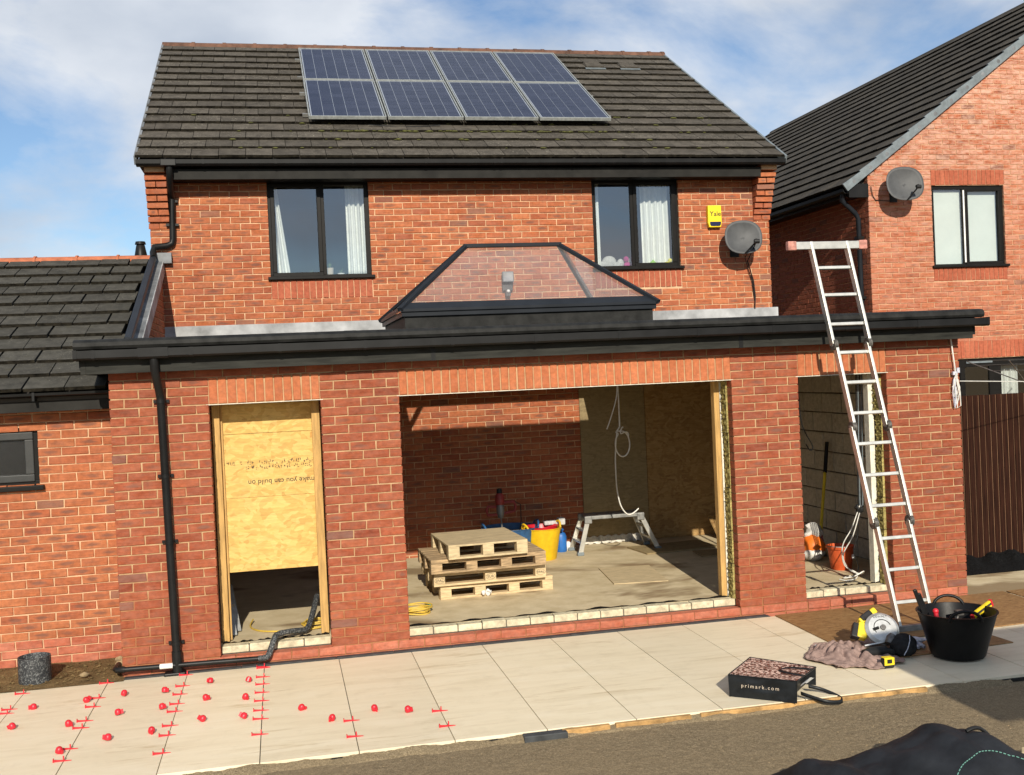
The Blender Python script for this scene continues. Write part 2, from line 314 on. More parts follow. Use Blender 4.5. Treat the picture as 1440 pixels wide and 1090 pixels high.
def cellmat():
    m, t, b = newmat('solar_cell'); g = G(t); r = g.rnd()
    uv = g.n('ShaderNodeUVMap'); sx = g.n('ShaderNodeSeparateXYZ'); g.l(uv.outputs[0], sx.inputs[0])
    bar = g.math('ABSOLUTE', g.math('SUBTRACT', g.math('FRACT', g.math('MULTIPLY', sx.outputs[1], 3.0)), .5))
    bar = g.math('LESS_THAN', bar, .028)
    c = g.ramp(r, [(0, (.014, .019, .042)), (1, (.024, .030, .058))])
    c = g.mix(g.math('MULTIPLY', bar, .4), c, (.4, .43, .5))
    g.l(c, b.inputs['Base Color']); b.inputs['Roughness'].default_value = .3; b.inputs['Specular IOR Level'].default_value = .18; b.inputs['Coat Weight'].default_value = .12; b.inputs['Coat Roughness'].default_value = .1; return m
M['cell'] = cellmat()
M['backsheet'] = plain('backsheet', (.26, .29, .34), .3, .05)
M['panel_frame'] = plain('panel_frame', (.34, .36, .35), .5, .2, 20, metal=.3)
def leopard():
    m, t, b = newmat('leopard'); g = G(t); v = g.n('ShaderNodeTexVoronoi'); v.inputs['Scale'].default_value = 46
    nz = g.n('ShaderNodeTexNoise'); g.l(g.pos(), nz.inputs['Vector']); nz.inputs['Scale'].default_value = 60
    ad = g.n('ShaderNodeVectorMath', operation='MULTIPLY_ADD'); g.l(nz.outputs['Color'], ad.inputs[0]); ad.inputs[1].default_value = (.02, .02, .02); g.l(g.pos(), ad.inputs[2])
    g.l(ad.outputs[0], v.inputs['Vector'])
    c = g.ramp(v.outputs['Distance'], [(.0, (.30, .09, .06)), (.26, (.25, .07, .05)), (.30, (.012, .01, .01)), (.50, (.015, .012, .012)), (.55, (.62, .42, .34)), (1, (.66, .46, .38))])
    g.l(c, b.inputs['Base Color']); b.inputs['Roughness'].default_value = .4; return m
M['leopard'] = leopard()
M['bag_black'] = plain('bag_black', (.014, .016, .018), .38, .3, 12, .25, 20, spec=.22)
def gripes():
    m, t, b = newmat('pipe_scuffed'); g = G(t); p = g.pos(); f = g.ramp(g.noise(p, 75, 5, .75), [(.5, 0), (.66, .8)])
    g.l(g.mix(f, (.022, .024, .027), (.30, .31, .30)), b.inputs['Base Color']); b.inputs['Roughness'].default_value = .6; return m
M['pipe_scuffed'] = gripes()

# ================================================================== mesh helpers
class MB:
    def __init__(s): s.v = []; s.f = []
    def add(s, vs, fs):
        o = len(s.v); s.v += [tuple(map(float, v)) for v in vs]; s.f += [tuple(i+o for i in f) for f in fs]; return s
    def box(s, x0, x1, y0, y1, z0, z1):
        return s.hexa([(x0, y0, z0), (x1, y0, z0), (x1, y1, z0), (x0, y1, z0), (x0, y0, z1), (x1, y0, z1), (x1, y1, z1), (x0, y1, z1)])
    def hexa(s, p): return s.add(p, [(0, 3, 2, 1), (4, 5, 6, 7), (0, 1, 5, 4), (1, 2, 6, 5), (2, 3, 7, 6), (3, 0, 4, 7)])
    def bar(s, a, b, w, h, up=(0, 0, 1), ext=0):                      # box section from a to b
        a = Vector(a); b = Vector(b); d = (b-a).normalized(); a = a-d*ext; b = b+d*ext; u = Vector(up); sd_ = d.cross(u).normalized(); u = sd_.cross(d).normalized()
        q = []
        for c in (a, b):
            for sx, sz in ((-1, -1), (1, -1), (1, 1), (-1, 1)): q.append(c+sd_*(sx*w/2)+u*(sz*h/2))
        return s.add(q, [(0, 1, 2, 3), (7, 6, 5, 4), (0, 4, 5, 1), (1, 5, 6, 2), (2, 6, 7, 3), (3, 7, 4, 0)])
    def tube(s, pts, r, n=8, cap=True):
        pts = [Vector(p) for p in pts]; rings = []; ref = Vector((0, 0, 1)); rr = r if hasattr(r, '__len__') else [r]*len(pts)
        o = len(s.v); prev = None
        for i, p in enumerate(pts):
            d = (pts[min(i+1, len(pts)-1)]-pts[max(i-1, 0)]).normalized()
            if prev is None:
                a = ref if abs(d.z) < .9 else Vector((1, 0, 0)); u = d.cross(a).normalized()
            else: u = (prev-d*prev.dot(d)).normalized()
            prev = u; v = d.cross(u)
            s.v += [tuple(p+(u*math.cos(t)+v*math.sin(t))*rr[i]) for t in [2*math.pi*k/n for k in range(n)]]
        for i in range(len(pts)-1):
            for k in range(n):
                a = o+i*n+k; b = o+i*n+(k+1) % n; s.f.append((a, b, b+n, a+n))
        if cap: s.f.append(tuple(o+k for k in range(n))[::-1]); s.f.append(tuple(o+(len(pts)-1)*n+k for k in range(n)))
        return s
    def lathe(s, prof, n=24, c=(0, 0, 0), sx=1, sy=1, cap=False):
        o = len(s.v)
        for r, z in prof:
            for k in range(n):
                t = 2*math.pi*k/n; s.v.append((c[0]+r*sx*math.cos(t), c[1]+r*sy*math.sin(t), c[2]+z))
        for i in range(len(prof)-1):
            for k in range(n):
                a = o+i*n+k; b = o+i*n+(k+1) % n; s.f.append((a, b, b+n, a+n))
        if cap: s.f.append(tuple(o+k for k in range(n))[::-1]); s.f.append(tuple(o+(len(prof)-1)*n+k for k in range(n)))
        return s
    def extr(s, poly, axis, a0, a1):                                  # poly in the two other axes, in xyz order
        def P(p, a): return {'x': (a, p[0], p[1]), 'y': (p[0], a, p[1]), 'z': (p[0], p[1], a)}[axis]
        n = len(poly); o = len(s.v); s.v += [P(p, a0) for p in poly]+[P(p, a1) for p in poly]
        s.f += [tuple(o+i for i in range(n)), tuple(o+n+i for i in range(n))[::-1]]
        s.f += [(o+i, o+n+i, o+n+(i+1) % n, o+(i+1) % n) for i in range(n)]
        return s
    def grid(s, fn, nu, nv):
        o = len(s.v); s.v += [tuple(fn(i/nu, j/nv)) for j in range(nv+1) for i in range(nu+1)]
        s.f += [(o+j*(nu+1)+i, o+j*(nu+1)+i+1, o+(j+1)*(nu+1)+i+1, o+(j+1)*(nu+1)+i) for j in range(nv) for i in range(nu)]
        return s
    def ball(s, c, r, n=10, m=7):
        r = r if hasattr(r, '__len__') else (r, r, r); o = len(s.v)
        for j in range(m+1):
            th = math.pi*j/m
            for k in range(n):
                t = 2*math.pi*k/n; s.v.append((c[0]+r[0]*math.sin(th)*math.cos(t), c[1]+r[1]*math.sin(th)*math.sin(t), c[2]-r[2]*math.cos(th)))
        s.f += [(o+j*n+k, o+j*n+(k+1) % n, o+(j+1)*n+(k+1) % n, o+(j+1)*n+k) for j in range(m) for k in range(n)]
        return s
    def mesh(s, name, fix=True):
        me = bpy.data.meshes.new(name); me.from_pydata(s.v, [], s.f); me.validate()
        if fix:
            import bmesh
            bm = bmesh.new(); bm.from_mesh(me); bmesh.ops.recalc_face_normals(bm, faces=bm.faces); bm.to_mesh(me); bm.free()
        return me
def tag(o, label=None, cat=None, group=None, kind=None, category=None):
    cat = cat or category
    if cat and not kind: kind = 'thing'
    for k, v in (('label', label), ('category', cat), ('group', group), ('kind', kind)):
        if v: o[k] = v
    return o
def link(name, me, mat=None, parent=None, mw=None, smooth=None, bevel=0, solid=0, sub=0, **tags):
    o = bpy.data.objects.new(name, me); COL.objects.link(o)
    if mat is not None and not me.materials: me.materials.append(M[mat] if isinstance(mat, str) else mat)
    if parent is not None:
        o.parent = parent
        rt = parent
        while rt.parent is not None: rt = rt.parent
        if not rt.get('_local'): o.matrix_parent_inverse = Matrix.Translation(-wloc(parent))
    if mw is not None: o.matrix_basis = mw
    if smooth:
        me.shade_smooth()
        try: me.set_sharp_from_angle(angle=math.radians(smooth))
        except Exception: pass
    if solid: md = o.modifiers.new('solid', 'SOLIDIFY'); md.thickness = solid; md.offset = 0
    if sub: md = o.modifiers.new('sub', 'SUBSURF'); md.levels = sub; md.render_levels = sub
    if bevel: md = o.modifiers.new('bevel', 'BEVEL'); md.width = bevel; md.segments = 2; md.limit_method = 'ANGLE'
    tag(o, **tags); return o
def wloc(o):
    v = Vector((0, 0, 0))
    while o is not None: 
        v = v+o.location; o = o.parent if (o.parent is not None and o.matrix_parent_inverse == Matrix.Identity(4)) else None
    return v
def put(mb, name, mat, parent=None, **kw): return link(name, mb.mesh(name), mat, parent, **kw)
def thing(name, label, cat, loc=(0, 0, 0), rz=0, group=None, local=False):
    o = bpy.data.objects.new(name, None); COL.objects.link(o); o.location = loc; o.rotation_euler = (0, 0, rz); o.empty_display_size = .1
    if local: o['_local'] = 1
    return tag(o, label, cat, group)
def dup(root, loc, rot=None, label=None):
    r = root.copy(); COL.objects.link(r); r.location = loc
    if rot is not None: r.rotation_euler = rot
    if label: r['label'] = label
    for ch in list(root.children):
        c = ch.copy(); COL.objects.link(c); c.parent = r
        for g in list(ch.children):
            d = g.copy(); COL.objects.link(d); d.parent = c
    return r
# ---------------------------------------------------------------- bricks and tiles
BF = [(4, 5, 6, 7), (0, 1, 5, 4), (1, 2, 6, 5), (2, 3, 7, 6), (3, 0, 4, 7), (0, 8, 9, 1), (1, 9, 10, 2), (2, 10, 11, 3), (3, 11, 8, 0)]
def brick_v(L, H, D, rng, c=.004, jit=.0015):
    v = np.array([(0, c, 0), (L, c, 0), (L, c, H), (0, c, H), (c, 0, c), (L-c, 0, c), (L-c, 0, H-c), (c, 0, H-c), (0, D, 0), (L, D, 0), (L, D, H), (0, D, H)], float)
    v[:8] += rng.uniform(-jit, jit, (8, 3)); v[rng.randint(8)] += rng.uniform(-.005, .005, 3)*[1, 0, 1]; return v
_bc = {}
def setuv(me, vs, L, H, per=None):
    uv = me.uv_layers.new(name='UVMap'); idx = np.zeros(len(me.loops), int); me.loops.foreach_get('vertex_index', idx)
    a = np.stack([vs[idx, 0], vs[idx, 1]], 1) if per else np.stack([vs[idx, 0]/L, vs[idx, 2]/H], 1)
    uv.data.foreach_set('uv', a.astype(np.float32).ravel())
def brick_mesh(L, H, D, mat, var):
    k = (round(L, 3), round(H, 3), round(D, 3), mat, var)
    if k not in _bc:
        vs = brick_v(L, H, D, np.random.RandomState(var*97+int(L*1000)), jit=.0026)
        me = bpy.data.meshes.new('brick'); me.from_pydata([tuple(p) for p in vs], [], BF); setuv(me, vs, L, H); me.materials.append(M[mat]); _bc[k] = me
    return _bc[k]
def brick_wall(parent, rects, O, U, Nn, mat, singles=0, name='brick', depth=.1025, vis=None, massname='bricks'):
    O = Vector(O); U = Vector(U); Nn = Vector(Nn); R = Matrix((U, -Nn, Vector((0, 0, 1)))).transposed()
    items = []
    for (a, b, z0, z1) in rects:
        p = O+U*a+Vector((0, 0, z0))
        seen = vis is None or vis((a+b)/2, (z0+z1)/2)
        items.append(((0 if seen else 1000)+(p-CAM).length-(b-a)*2, p, b-a, z1-z0))
    items.sort(key=lambda t: t[0])
    for d, p, L, H in items[:singles]:
        me = brick_mesh(L, H, depth, mat, random.randrange(6))
        mw = Matrix.Translation(p-Nn*random.uniform(-.002, .0015)) @ (R @ Matrix.Rotation(random.uniform(-.006, .006), 3, 'Y')).to_4x4()
        link(name, me, None, parent, mw=mw)
    rest = items[singles:]
    if rest:
        V = []; F = []; UVv = []; Rn = np.array(R)
        for i, (d, p, L, H) in enumerate(rest):
            v = brick_v(L, H, depth, rs, jit=.0024); UVv.append(np.stack([v[:, 0]/L, v[:, 2]/H], 1))
            V.append(v @ Rn.T+np.array(p)-np.array(Nn)*rs.uniform(-.002, .0015)); F += [tuple(j+12*i for j in f) for f in BF]
        V = np.concatenate(V); me = bpy.data.meshes.new(massname); me.from_pydata(V.tolist(), [], F); setuv(me, np.concatenate(UVv), 1, 1, True)
        link(massname, me, mat, parent, kind='stuff')
def courses(u0, u1, z0, n, openings=(), h=.075, pitch=.225, j=.01, clip=None, odd=0):
    out = []
    for k in range(n):
        z = z0+k*h; a0, a1 = (u0, u1) if clip is None else clip(z+h/2, u0, u1)
        if a1-a0 < .05: continue
        segs = [(a0, a1)]
        for (oa, ob, za, zb) in openings:
            if za < z+h*.5 < zb:
                ns = []
                for (a, b) in segs:
                    if ob <= a or oa >= b: ns.append((a, b)); continue
                    if oa-a > .03: ns.append((a, oa))
                    if b-ob > .03: ns.append((ob, b))
                segs = ns
        off = pitch/2 if (k+odd) % 2 else 0
        for (a, b) in segs:
            i = math.floor((a-u0-off)/pitch); s = u0+off+i*pitch; pa = a
            while pa < b-.02:
                e = s+pitch
                if e > b-.035: e2 = b; e = b+1
                else: e2 = e-j/2
                if e2-pa > .03 or e2 == b:
                    if e2-pa > .012: out.append((pa, e2, z+j/2, z+h-j/2))
                    pa = e2+j if e2 != b else b
                s += pitch
                if e > b: break
    return out
def wall_core(mb, u0, u1, z0, z1, openings, y0, y1, ax='x'):
    zs = sorted({z0, z1, *[max(z0, min(z1, q)) for o in openings for q in o[2:]]})
    for a, b in zip(zs[:-1], zs[1:]):
        if b-a < 1e-4: continue
        us = [(u0, u1)]
        for (oa, ob, za, zb) in openings:
            if za < (a+b)/2 < zb:
                us = [s for (p, q) in us for s in ((p, min(q, oa)), (max(p, ob), q)) if s[1]-s[0] > 1e-4]
        for p, q in us:
            if ax == 'x': mb.box(p, q, y0, y1, a, b)
            else: mb.box(y0, y1, p, q, a, b)
    return mb
def tile_roof(parent, O, U, S, rows, ulen, gauge, wid, mat, singles=0, thick=.030, name='roof_tile', gap=.007):
    O = Vector(O); U = Vector(U).normalized(); S = Vector(S).normalized(); Nn = U.cross(S).normalized()
    if Nn.z < 0: Nn = -Nn
    items = []
    for j in range(rows):
        off = (wid/2 if j % 2 else 0); nx = int(ulen/wid)+2
        for i in range(-1, nx):
            a = max(0, off+i*wid); b = min(ulen, off+(i+1)*wid)
            if b-a < .04: continue
            p = O+U*a+S*(j*gauge); items.append(((p-CAM).length, p, b-a-gap*(1 if gap < .01 else random.uniform(.4, 1.8))))
    items.sort(key=lambda t: t[0])
    def tv(L, rng):
        ln = gauge+.06; v = []
        e = rng.uniform(-.003, .003, 4)
        for (x, s, n0) in ((0, 0, .038+e[0]), (L, 0, .038+e[1]), (L, ln, .002+e[2]*.3), (0, ln, .002+e[3]*.3)):
            v.append((x, s, n0)); v.append((x, s, n0+thick))
        return np.array(v)
    TF = [(0, 6, 4, 2), (1, 3, 5, 7), (0, 2, 3, 1), (2, 4, 5, 3), (4, 6, 7, 5), (6, 0, 1, 7)]
    R = Matrix((U, S, Nn)).transposed(); cache = {}
    def hand(): return R.determinant() < 0
    for d, p, L in items[:singles]:
        k = (round(L, 3), random.randrange(6))
        if k not in cache:
            me = bpy.data.meshes.new('roof_tile'); me.from_pydata(tv(L, np.random.RandomState(k[1])).tolist(), [], TF); me.materials.append(M[mat]); me.materials.append(M['tile_edge']); me.polygons[2].material_index = 1
            cache[k] = me
        link(name, cache[k], None, parent, mw=Matrix.Translation(p+Nn*random.uniform(-.002, .003)) @ R.to_4x4())
    V = []; F = []; Rn = np.array(R)
    for i, (d, p, L) in enumerate(items[singles:]):
        V.append(tv(L, rs) @ Rn.T+np.array(p)); F += [tuple(q+8*i for q in f) for f in TF]
    if V:
        me = bpy.data.meshes.new('roof_tiles'); me.from_pydata(np.concatenate(V).tolist(), [], F); me.materials.append(M[mat]); me.materials.append(M['tile_edge'])
        mi = np.zeros(len(F), np.int32); mi[2::6] = 1; me.polygons.foreach_set('material_index', mi); link('roof_tiles', me, None, parent, kind='stuff')
def text(body, size, mat, parent, mw, name='lettering', extrude=.001, align='CENTER', space=1.0, bold=0.0):
    cu = bpy.data.curves.new(name, 'FONT'); cu.body = body; cu.size = size; cu.extrude = extrude; cu.align_x = align; cu.align_y = 'CENTER'; cu.space_character = space; cu.offset = bold
    tmp = bpy.data.objects.new('tmp', cu); COL.objects.link(tmp)
    dg = bpy.context.evaluated_depsgraph_get(); me = bpy.data.meshes.new_from_object(tmp.evaluated_get(dg)); bpy.data.objects.remove(tmp)
    me.materials.clear(); return link(name, me, mat, parent, mw=mw)
FRONT = Matrix.Rotation(math.pi/2, 4, 'X')              # text plane facing -Y

# ================================================================== ground
put(MB().box(-300, 300, -300, 300, -.6, -.22), 'ground', 'soil', kind='structure')
def bumpy(x0, x1, y0, y1, z, nx, ny, amp, sc=1.0):
    ph = rs.uniform(0, 6, 12)
    def fn(u, v):
        x = x0+(x1-x0)*u; y = y0+(y1-y0)*v
        h = sum(math.sin(x*sc*(1.3+k*1.7)+ph[k])*math.sin(y*sc*(1.7+k*1.4)+ph[k+6])/(1+k*.7) for k in range(6))
        return (x, y, z+amp*h*.35)
    return MB().grid(fn, nx, ny)
path = put(bumpy(-12, 16, -16, -2.40, -.135, 140, 70, .006), 'path', 'grit', smooth=60, kind='structure')
put(bumpy(-6, 0.02, -.12, .74, -.085, 60, 16, .018, 2.2), 'soil_bed', 'soil', smooth=60, kind='structure')
pas = put(bumpy(7.6, 16, -.10, 5.2, -.105, 40, 30, .006), 'passage', 'screed', smooth=60, kind='structure')
# small stones on the path and at the soil bed
def stones(n, x0, x1, y0, y1, z, r0, r1, dens=None):
    V = []; F = []
    base = np.array([(1, 0, 0), (-1, 0, 0), (0, 1, 0), (0, -1, 0), (0, 0, 1), (0, 0, -.6)], float); fs = [(0, 2, 4), (2, 1, 4), (1, 3, 4), (3, 0, 4), (2, 0, 5), (1, 2, 5), (3, 1, 5), (0, 3, 5)]
    for i in range(n):
        p = np.array((rs.uniform(x0, x1), rs.uniform(y0, y1), z)); r = r0+(r1-r0)*rs.rand()**3
        V.append(base*r*rs.uniform(.6, 1.3, (6, 3))*[1, 1, .7]+p+[0, 0, r*.25]); F += [tuple(q+6*i for q in f) for f in fs]
    me = bpy.data.meshes.new('stones'); me.from_pydata(np.concatenate(V).tolist(), [], F); return me
link('grit_chippings', stones(5200, -2, 8, -4.6, -2.45, -.138, .002, .007), 'stone', label='loose fine stone chippings scattered over the brown path', category='gravel', kind='stuff')
link('soil_crumbs', stones(900, -1.9, -.03, -.05, .66, -.085, .004, .018), 'soil', label='crumbs of loose brown soil along the garage wall', category='soil', kind='stuff')
for i, (x, y, r) in enumerate([(-.31, .10, .03), (-.03, .40, .045), (-.06, .33, .04), (-.09, .52, .035)]):
    mb = MB().ball((0, 0, 0), (r*1.3, r, r*.7), 8, 5); mb.v = [tuple(np.array(v)*rs.uniform(.8, 1.15)) for v in mb.v]
    put(mb, 'loose_stone', 'stone', mw=Matrix.Translation((x, y, -.07+r*.4)), smooth=50, label=['small pale stone lying alone on the bare soil', 'largest rubble lump in the corner beside the brick pier', 'rubble lump in front of the largest one at the pier corner', 'rubble lump against the garage wall near the pier'][i], category='stone', group='stones on the soil')

# ================================================================== patio
patio = put(MB().box(-4.4, 9.2, -2.415, -.075, -.21, -.115), 'patio', 'joint_dark', kind='structure')
JX = [-0.10+.6125*i for i in range(-7, 15)]
sl = MB().box(0, .607, 0, 2.325, 0, .022).mesh('paving_slab'); sl.materials.append(M['slab'])
for x in JX:
    o = link('paving_slab', sl, None, patio, mw=Matrix.Translation((x+.0028, -2.405+random.uniform(-.002, .002), -.112+random.uniform(-.0005, .001))), bevel=.0015)
put(MB().box(0.0, 5.66, -.078, -.004, -.2, -.088), 'drain_strip', 'slate', patio)
x = .02
while x < 5.6:
    L = random.uniform(.28, .5); put(MB().box(x, min(5.64, x+L), -.072, -.006, -.0885, -.082+random.uniform(0, .004)), 'slate_piece', 'slate', patio, bevel=.002); x += L+.004
# mortar and timber edging along the front of the slabs
e1 = put(MB().grid(lambda u, v: (-3+9.4*u, -2.475+.072*v+(1-v)*(.012*math.sin(u*97)+.01*math.sin(u*211+1)), -.138+(.034+.006*math.sin(u*61)+.005*math.sin(u*173+2)+random.uniform(-.003, .003))*v**.7), 500, 6), 'edge_mortar', 'grit', patio, smooth=60)
for i, (a, b) in enumerate([(3.05, 3.38), (3.42, 3.95), (4.02, 5.72)]):
    put(MB().box(a, b, -2.448+.004*i, -2.409, -.135, -.0935), 'edge_timber', 'edging', patio, bevel=.006)
put(MB().box(2.79, 3.08, -2.485, -2.412, -.14, -.094), 'channel_block', 'slate', label='short dark block set against the slab edge at the path', category='block', bevel=.006)

# ================================================================== extension
X0, X1, X2, X3, X4, X5, X6, X7 = 0, .7775, 1.688, 2.353, 5.402, 6.067, 6.977, 7.754
D = 3.79
ext = thing('house_extension', 'red brick single storey extension with black flat roof edge and three openings', 'extension', (3.9, 0, -.1))
opens = [(X1, X2, 0, 2.1), (X3, X4, 0, 2.1), (X5, X6, 0, 2.1)]
core = MB()
for a, b in ((X0, X1), (X2, X3), (X4, X5), (X6, X7)): core.box(a+.008, b-.008, .007, .098, -.075, 2.1)
core.box(X0+.008, X7-.008, .0075, .0985, 2.1, 2.40)
core.box(X0+.008, X7-.008, .0072, .0982, -.2, -.006)
wall_f = put(core, 'wall', 'mortar_ext', ext)
rects = []
for a, b in ((X0, X1), (X2, X3), (X4, X5), (X6, X7)):
    rects += courses(a, b, 0, 31, odd=0 if a in (X2, X4) else 1)
brick_wall(wall_f, rects+courses(X0, X7, 2.325, 1), (0, 0, 0), (1, 0, 0), (0, -1, 0), 'brick_ext', 300)
brick_wall(wall_f, courses(X0, X7, -.075, 1, j=.008)+[(a, b, -.145, -.08) for a, b, _, _ in courses(X0, X7, -.075, 1)], (0, -.004, 0), (1, 0, 0), (0, -1, 0), 'plinth', 40, name='plinth_brick', massname='plinth_bricks')
sold = []
for a, b, n in ((X1, X2, 12), (X3, X4, 41), (X5, X6, 12)):
    p = (b-a)/n
    sold += [(a+p*i+.0055, a+p*(i+1)-.0055, 2.103, 2.320) for i in range(n)]
brick_wall(wall_f, sold, (0, -.001, 0), (1, 0, 0), (0, -1, 0), 'soldier', 80, name='soldier_brick')
for a, b in ((X1, X2), (X3, X4), (X5, X6)): put(MB().box(a-.02, b+.02, .004, .30, 2.094, 2.0995), 'lintel', 'white_board', wall_f)
# inner leaf, ends
il = wall_core(MB(), .14, 7.46, -.1, 2.32, [(X1-.01, X2+.01, -.2, 2.0935), (X3, X4+.03, -.2, 2.0935), (X5, X6+.03, -.2, 2.0935)], .21, .30)
put(il, 'inner_leaf', 'plaster', ext)
put(MB().box(.008, .098, .11, .69, -.2, 2.39), 'side_wall', 'mortar', ext)
put(MB().box(.14, .24, .31, 3.78, -.1, 2.32), 'end_leaf', 'plaster', ext)
put(MB().box(7.652, 7.75, .11, 3.78, -.2, 2.39), 'end_wall', 'mortar', ext)
ew = put(MB().box(7.487, 7.58, .31, 3.78, -.1, 2.32), 'block_wall', 'mortar_grey', ext)
brick_wall(ew, courses(0, 3.47, .06, 10, h=.225, pitch=.45, j=.014), (7.474, 3.78, 0), (0, -1, 0), (-1, 0, 0), 'block', 120, name='concrete_block', depth=.09)
put(MB().box(.2, 7.5, .205, 3.785, -.15, .06), 'floor', 'screed', ext)
# thresholds of pale concrete bricks
for a, b in ((X1, X2), (X3, X4), (X5, X6)):
    put(MB().box(a+.006, b-.006, .115, .204, -.12, .05), 'threshold_bed', 'mortar_grey', ext)
    n = max(3, round((b-a)/.225)); p = (b-a)/n
    for i in range(n):
        put(MB().box(a+p*i+.004, a+p*(i+1)-.004, .101+random.uniform(0, .006), .2, .002, .064+random.uniform(-.006, .004)), 'threshold_brick', 'concrete_thr', ext, bevel=.006)
    put(MB().grid(lambda u, v: (a+.01+(b-a-.02)*u, .196+.03*v, .069+.012*math.sin(u*23+1)*math.sin(u*57)*v), 60, 2), 'damp_proof_strip', 'membrane', ext)
# jamb build-ups: insulation, closers and timber posts
def wool(x0, x1, y0, y1, z0, z1, name='insulation'):
    mb = MB()
    z = z0
    while z < z1-.02:
        h = min(z1-z, random.uniform(.3, .55)); e = random.uniform(-.008, .010)
        mb2 = MB().grid(lambda u, v: (x0+e-.012*math.sin(v*31+z*7)*math.sin(u*9+z)-.006*math.sin(v*83), y0+(y1-y0)*u, z+(h-.006)*v), 6, 26)
        mb.add(mb2.v, mb2.f)
        mb.add([(x0+e, y0, z), (x1, y0-.004, z), (x1, y0-.004, z+h-.006), (x0+e, y0, z+h-.006)], [(0, 1, 2, 3)])
        z += h
    return put(mb, name, 'rockwool', ext, smooth=70)
wool(X4-.012, X4+.06, .103, .205, .065, 2.09); wool(X6-.02, X6+.06, .103, .205, .065, 2.09)
put(MB().box(X4-.082, X4-.030, .222, .30, .062, 2.09), 'timber_post', 'timber', ext, bevel=.003)
put(MB().box(X4-.028, X4-.012, .215, .29, .062, 2.09), 'closer_strip', 'white_board', ext)
put(MB().box(X6-.075, X6-.022, .215, .30, .062, 2.09), 'closer_strip', 'white_board', ext)
# boarded doorway
bd = put(MB().box(X1+.004, X1+.066, .235, .315, .07, 2.092), 'boarded_door', 'timber', ext, bevel=.003)
put(MB().box(X2-.075, X2-.008, .225, .315, .07, 2.092), 'door_post', 'timber', bd, bevel=.003)
put(MB().box(X1+.068, X1+.085, .29, .318, .07, 2.09), 'door_batten', 'timber', bd, bevel=.002)
for z0, z1 in ((.642, 1.276), (1.278, 1.826), (1.829, 2.088)):
    put(MB().box(X1+.045, X2-.06, .320, .338+random.uniform(0, .001), z0, z1), 'osb_panel', 'osb', bd, bevel=.0015)
ROT = Matrix.Rotation(math.pi, 4, 'Y')
text('make you can build on', .062, 'ink', bd, Matrix.Translation((1.335, .3185, 1.405)) @ ROT @ FRONT)
mk = MB()
for row, (zc, xa, xb) in enumerate(((1.572, .86, 1.60), (1.530, 1.04, 1.60))):
    x = xa
    while x < xb:
        if random.random() < .82:
            for q in range(random.randint(2, 3)):
                zz = zc+random.uniform(-.016, .016); L = random.uniform(.006, .016)
                if random.random() < .5: mk.box(x, x+L, .3182, .3195, zz, zz+.004)
                else: mk.box(x+.004*q, x+.004*q+.0035, .3183, .3195, zz-.006, zz+.012)
        x += random.uniform(.012, .022)
put(mk, 'stamp_marks', 'ink', bd)
# roof
LX0, LX1, LY0, LY1 = 2.535, 5.11, 1.10, 3.10                   # lantern
hx0, hx1, hy0, hy1 = LX0+.12, LX1-.12, LY0+.12, LY1-.12
rf = MB()
for (a, b, c, d) in ((-.19, hx0, .72, D-.003), (hx1, 7.83, .72, D-.003), (hx0, hx1, .72, hy0), (hx0, hx1, hy1, D-.003)):
    if a < 0: a = .13
    rf.box(a, b, c, d, 2.42, 2.60)
rf.box(-.19, 7.83, -.16, .72, 2.42, 2.60)
roof = put(rf, 'roof', 'felt', ext)
cl = MB()
for (a, b, c, d) in ((.25, hx0, .31, D-.004), (hx1, 7.47, .31, D-.004), (hx0, hx1, .31, hy0), (hx0, hx1, hy1, D-.004)): cl.box(a, b, c, d, 2.30, 2.335)
put(cl, 'ceiling', 'ceiling', roof)
for i in range(19):
    x = .4+i*.4
    if hx0-.02 < x < hx1+.02: put(MB().box(x, x+.05, .31, hy0-.05, 2.24, 2.297), 'ceiling_joist', 'joist', roof); None
    elif x < 7.4: put(MB().box(x, x+.05, .31, D-.006, 2.24, 2.297), 'ceiling_joist', 'joist', roof)
prof = [(-.10, 2.602), (-.10, 2.655), (-.17, 2.662), (-.225, 2.655), (-.252, 2.635), (-.258, 2.605), (-.245, 2.583), (-.20, 2.578), (-.17, 2.583)]
put(MB().extr(prof, 'x', -.215, 7.868), 'roof_edge', 'felt', roof, smooth=40)
for x in (1.9, 4.1, 6.3): put(MB().extr([(y-.0015 if y < -.15 else y, z+.0015) for y, z in prof], 'x', x, x+.10), 'edge_lap', 'felt', roof, smooth=40)
fas = put(MB().box(-.18, 7.80, -.165, -.141, 2.385, 2.577), 'fascia', 'fascia_ash', ext, bevel=.002)
put(MB().box(-.181, -.14, -.168, -.10, 2.384, 2.576), 'fascia_corner', 'fascia_ash', fas, bevel=.002)
for x in (2.62, 5.42): put(MB().box(x, x+.04, -.168, -.16, 2.384, 2.576), 'fascia_joint', 'black_upvc', fas)
put(MB().box(-.178, 7.798, -.1405, -.002, 2.403, 2.412), 'soffit', 'black_upvc', ext)
put(MB().box(-.178, .0, -.002, .72, 2.403, 2.412), 'soffit_return', 'black_upvc', ext)
put(MB().box(-.18, -.156, -.14, .70, 2.385, 2.577), 'fascia_return', 'fascia_ash', ext)
gp = [(-.170, 2.575), (-.170, 2.510), (-.19, 2.498), (-.262, 2.498), (-.278, 2.512), (-.278, 2.572), (-.272, 2.572), (-.272, 2.515), (-.26, 2.504), (-.19, 2.504), (-.176, 2.514), (-.176, 2.575)]
gut = put(MB().extr(gp, 'x', -.205, 7.895), 'gutter', 'black_upvc', ext, smooth=40)
x = .02
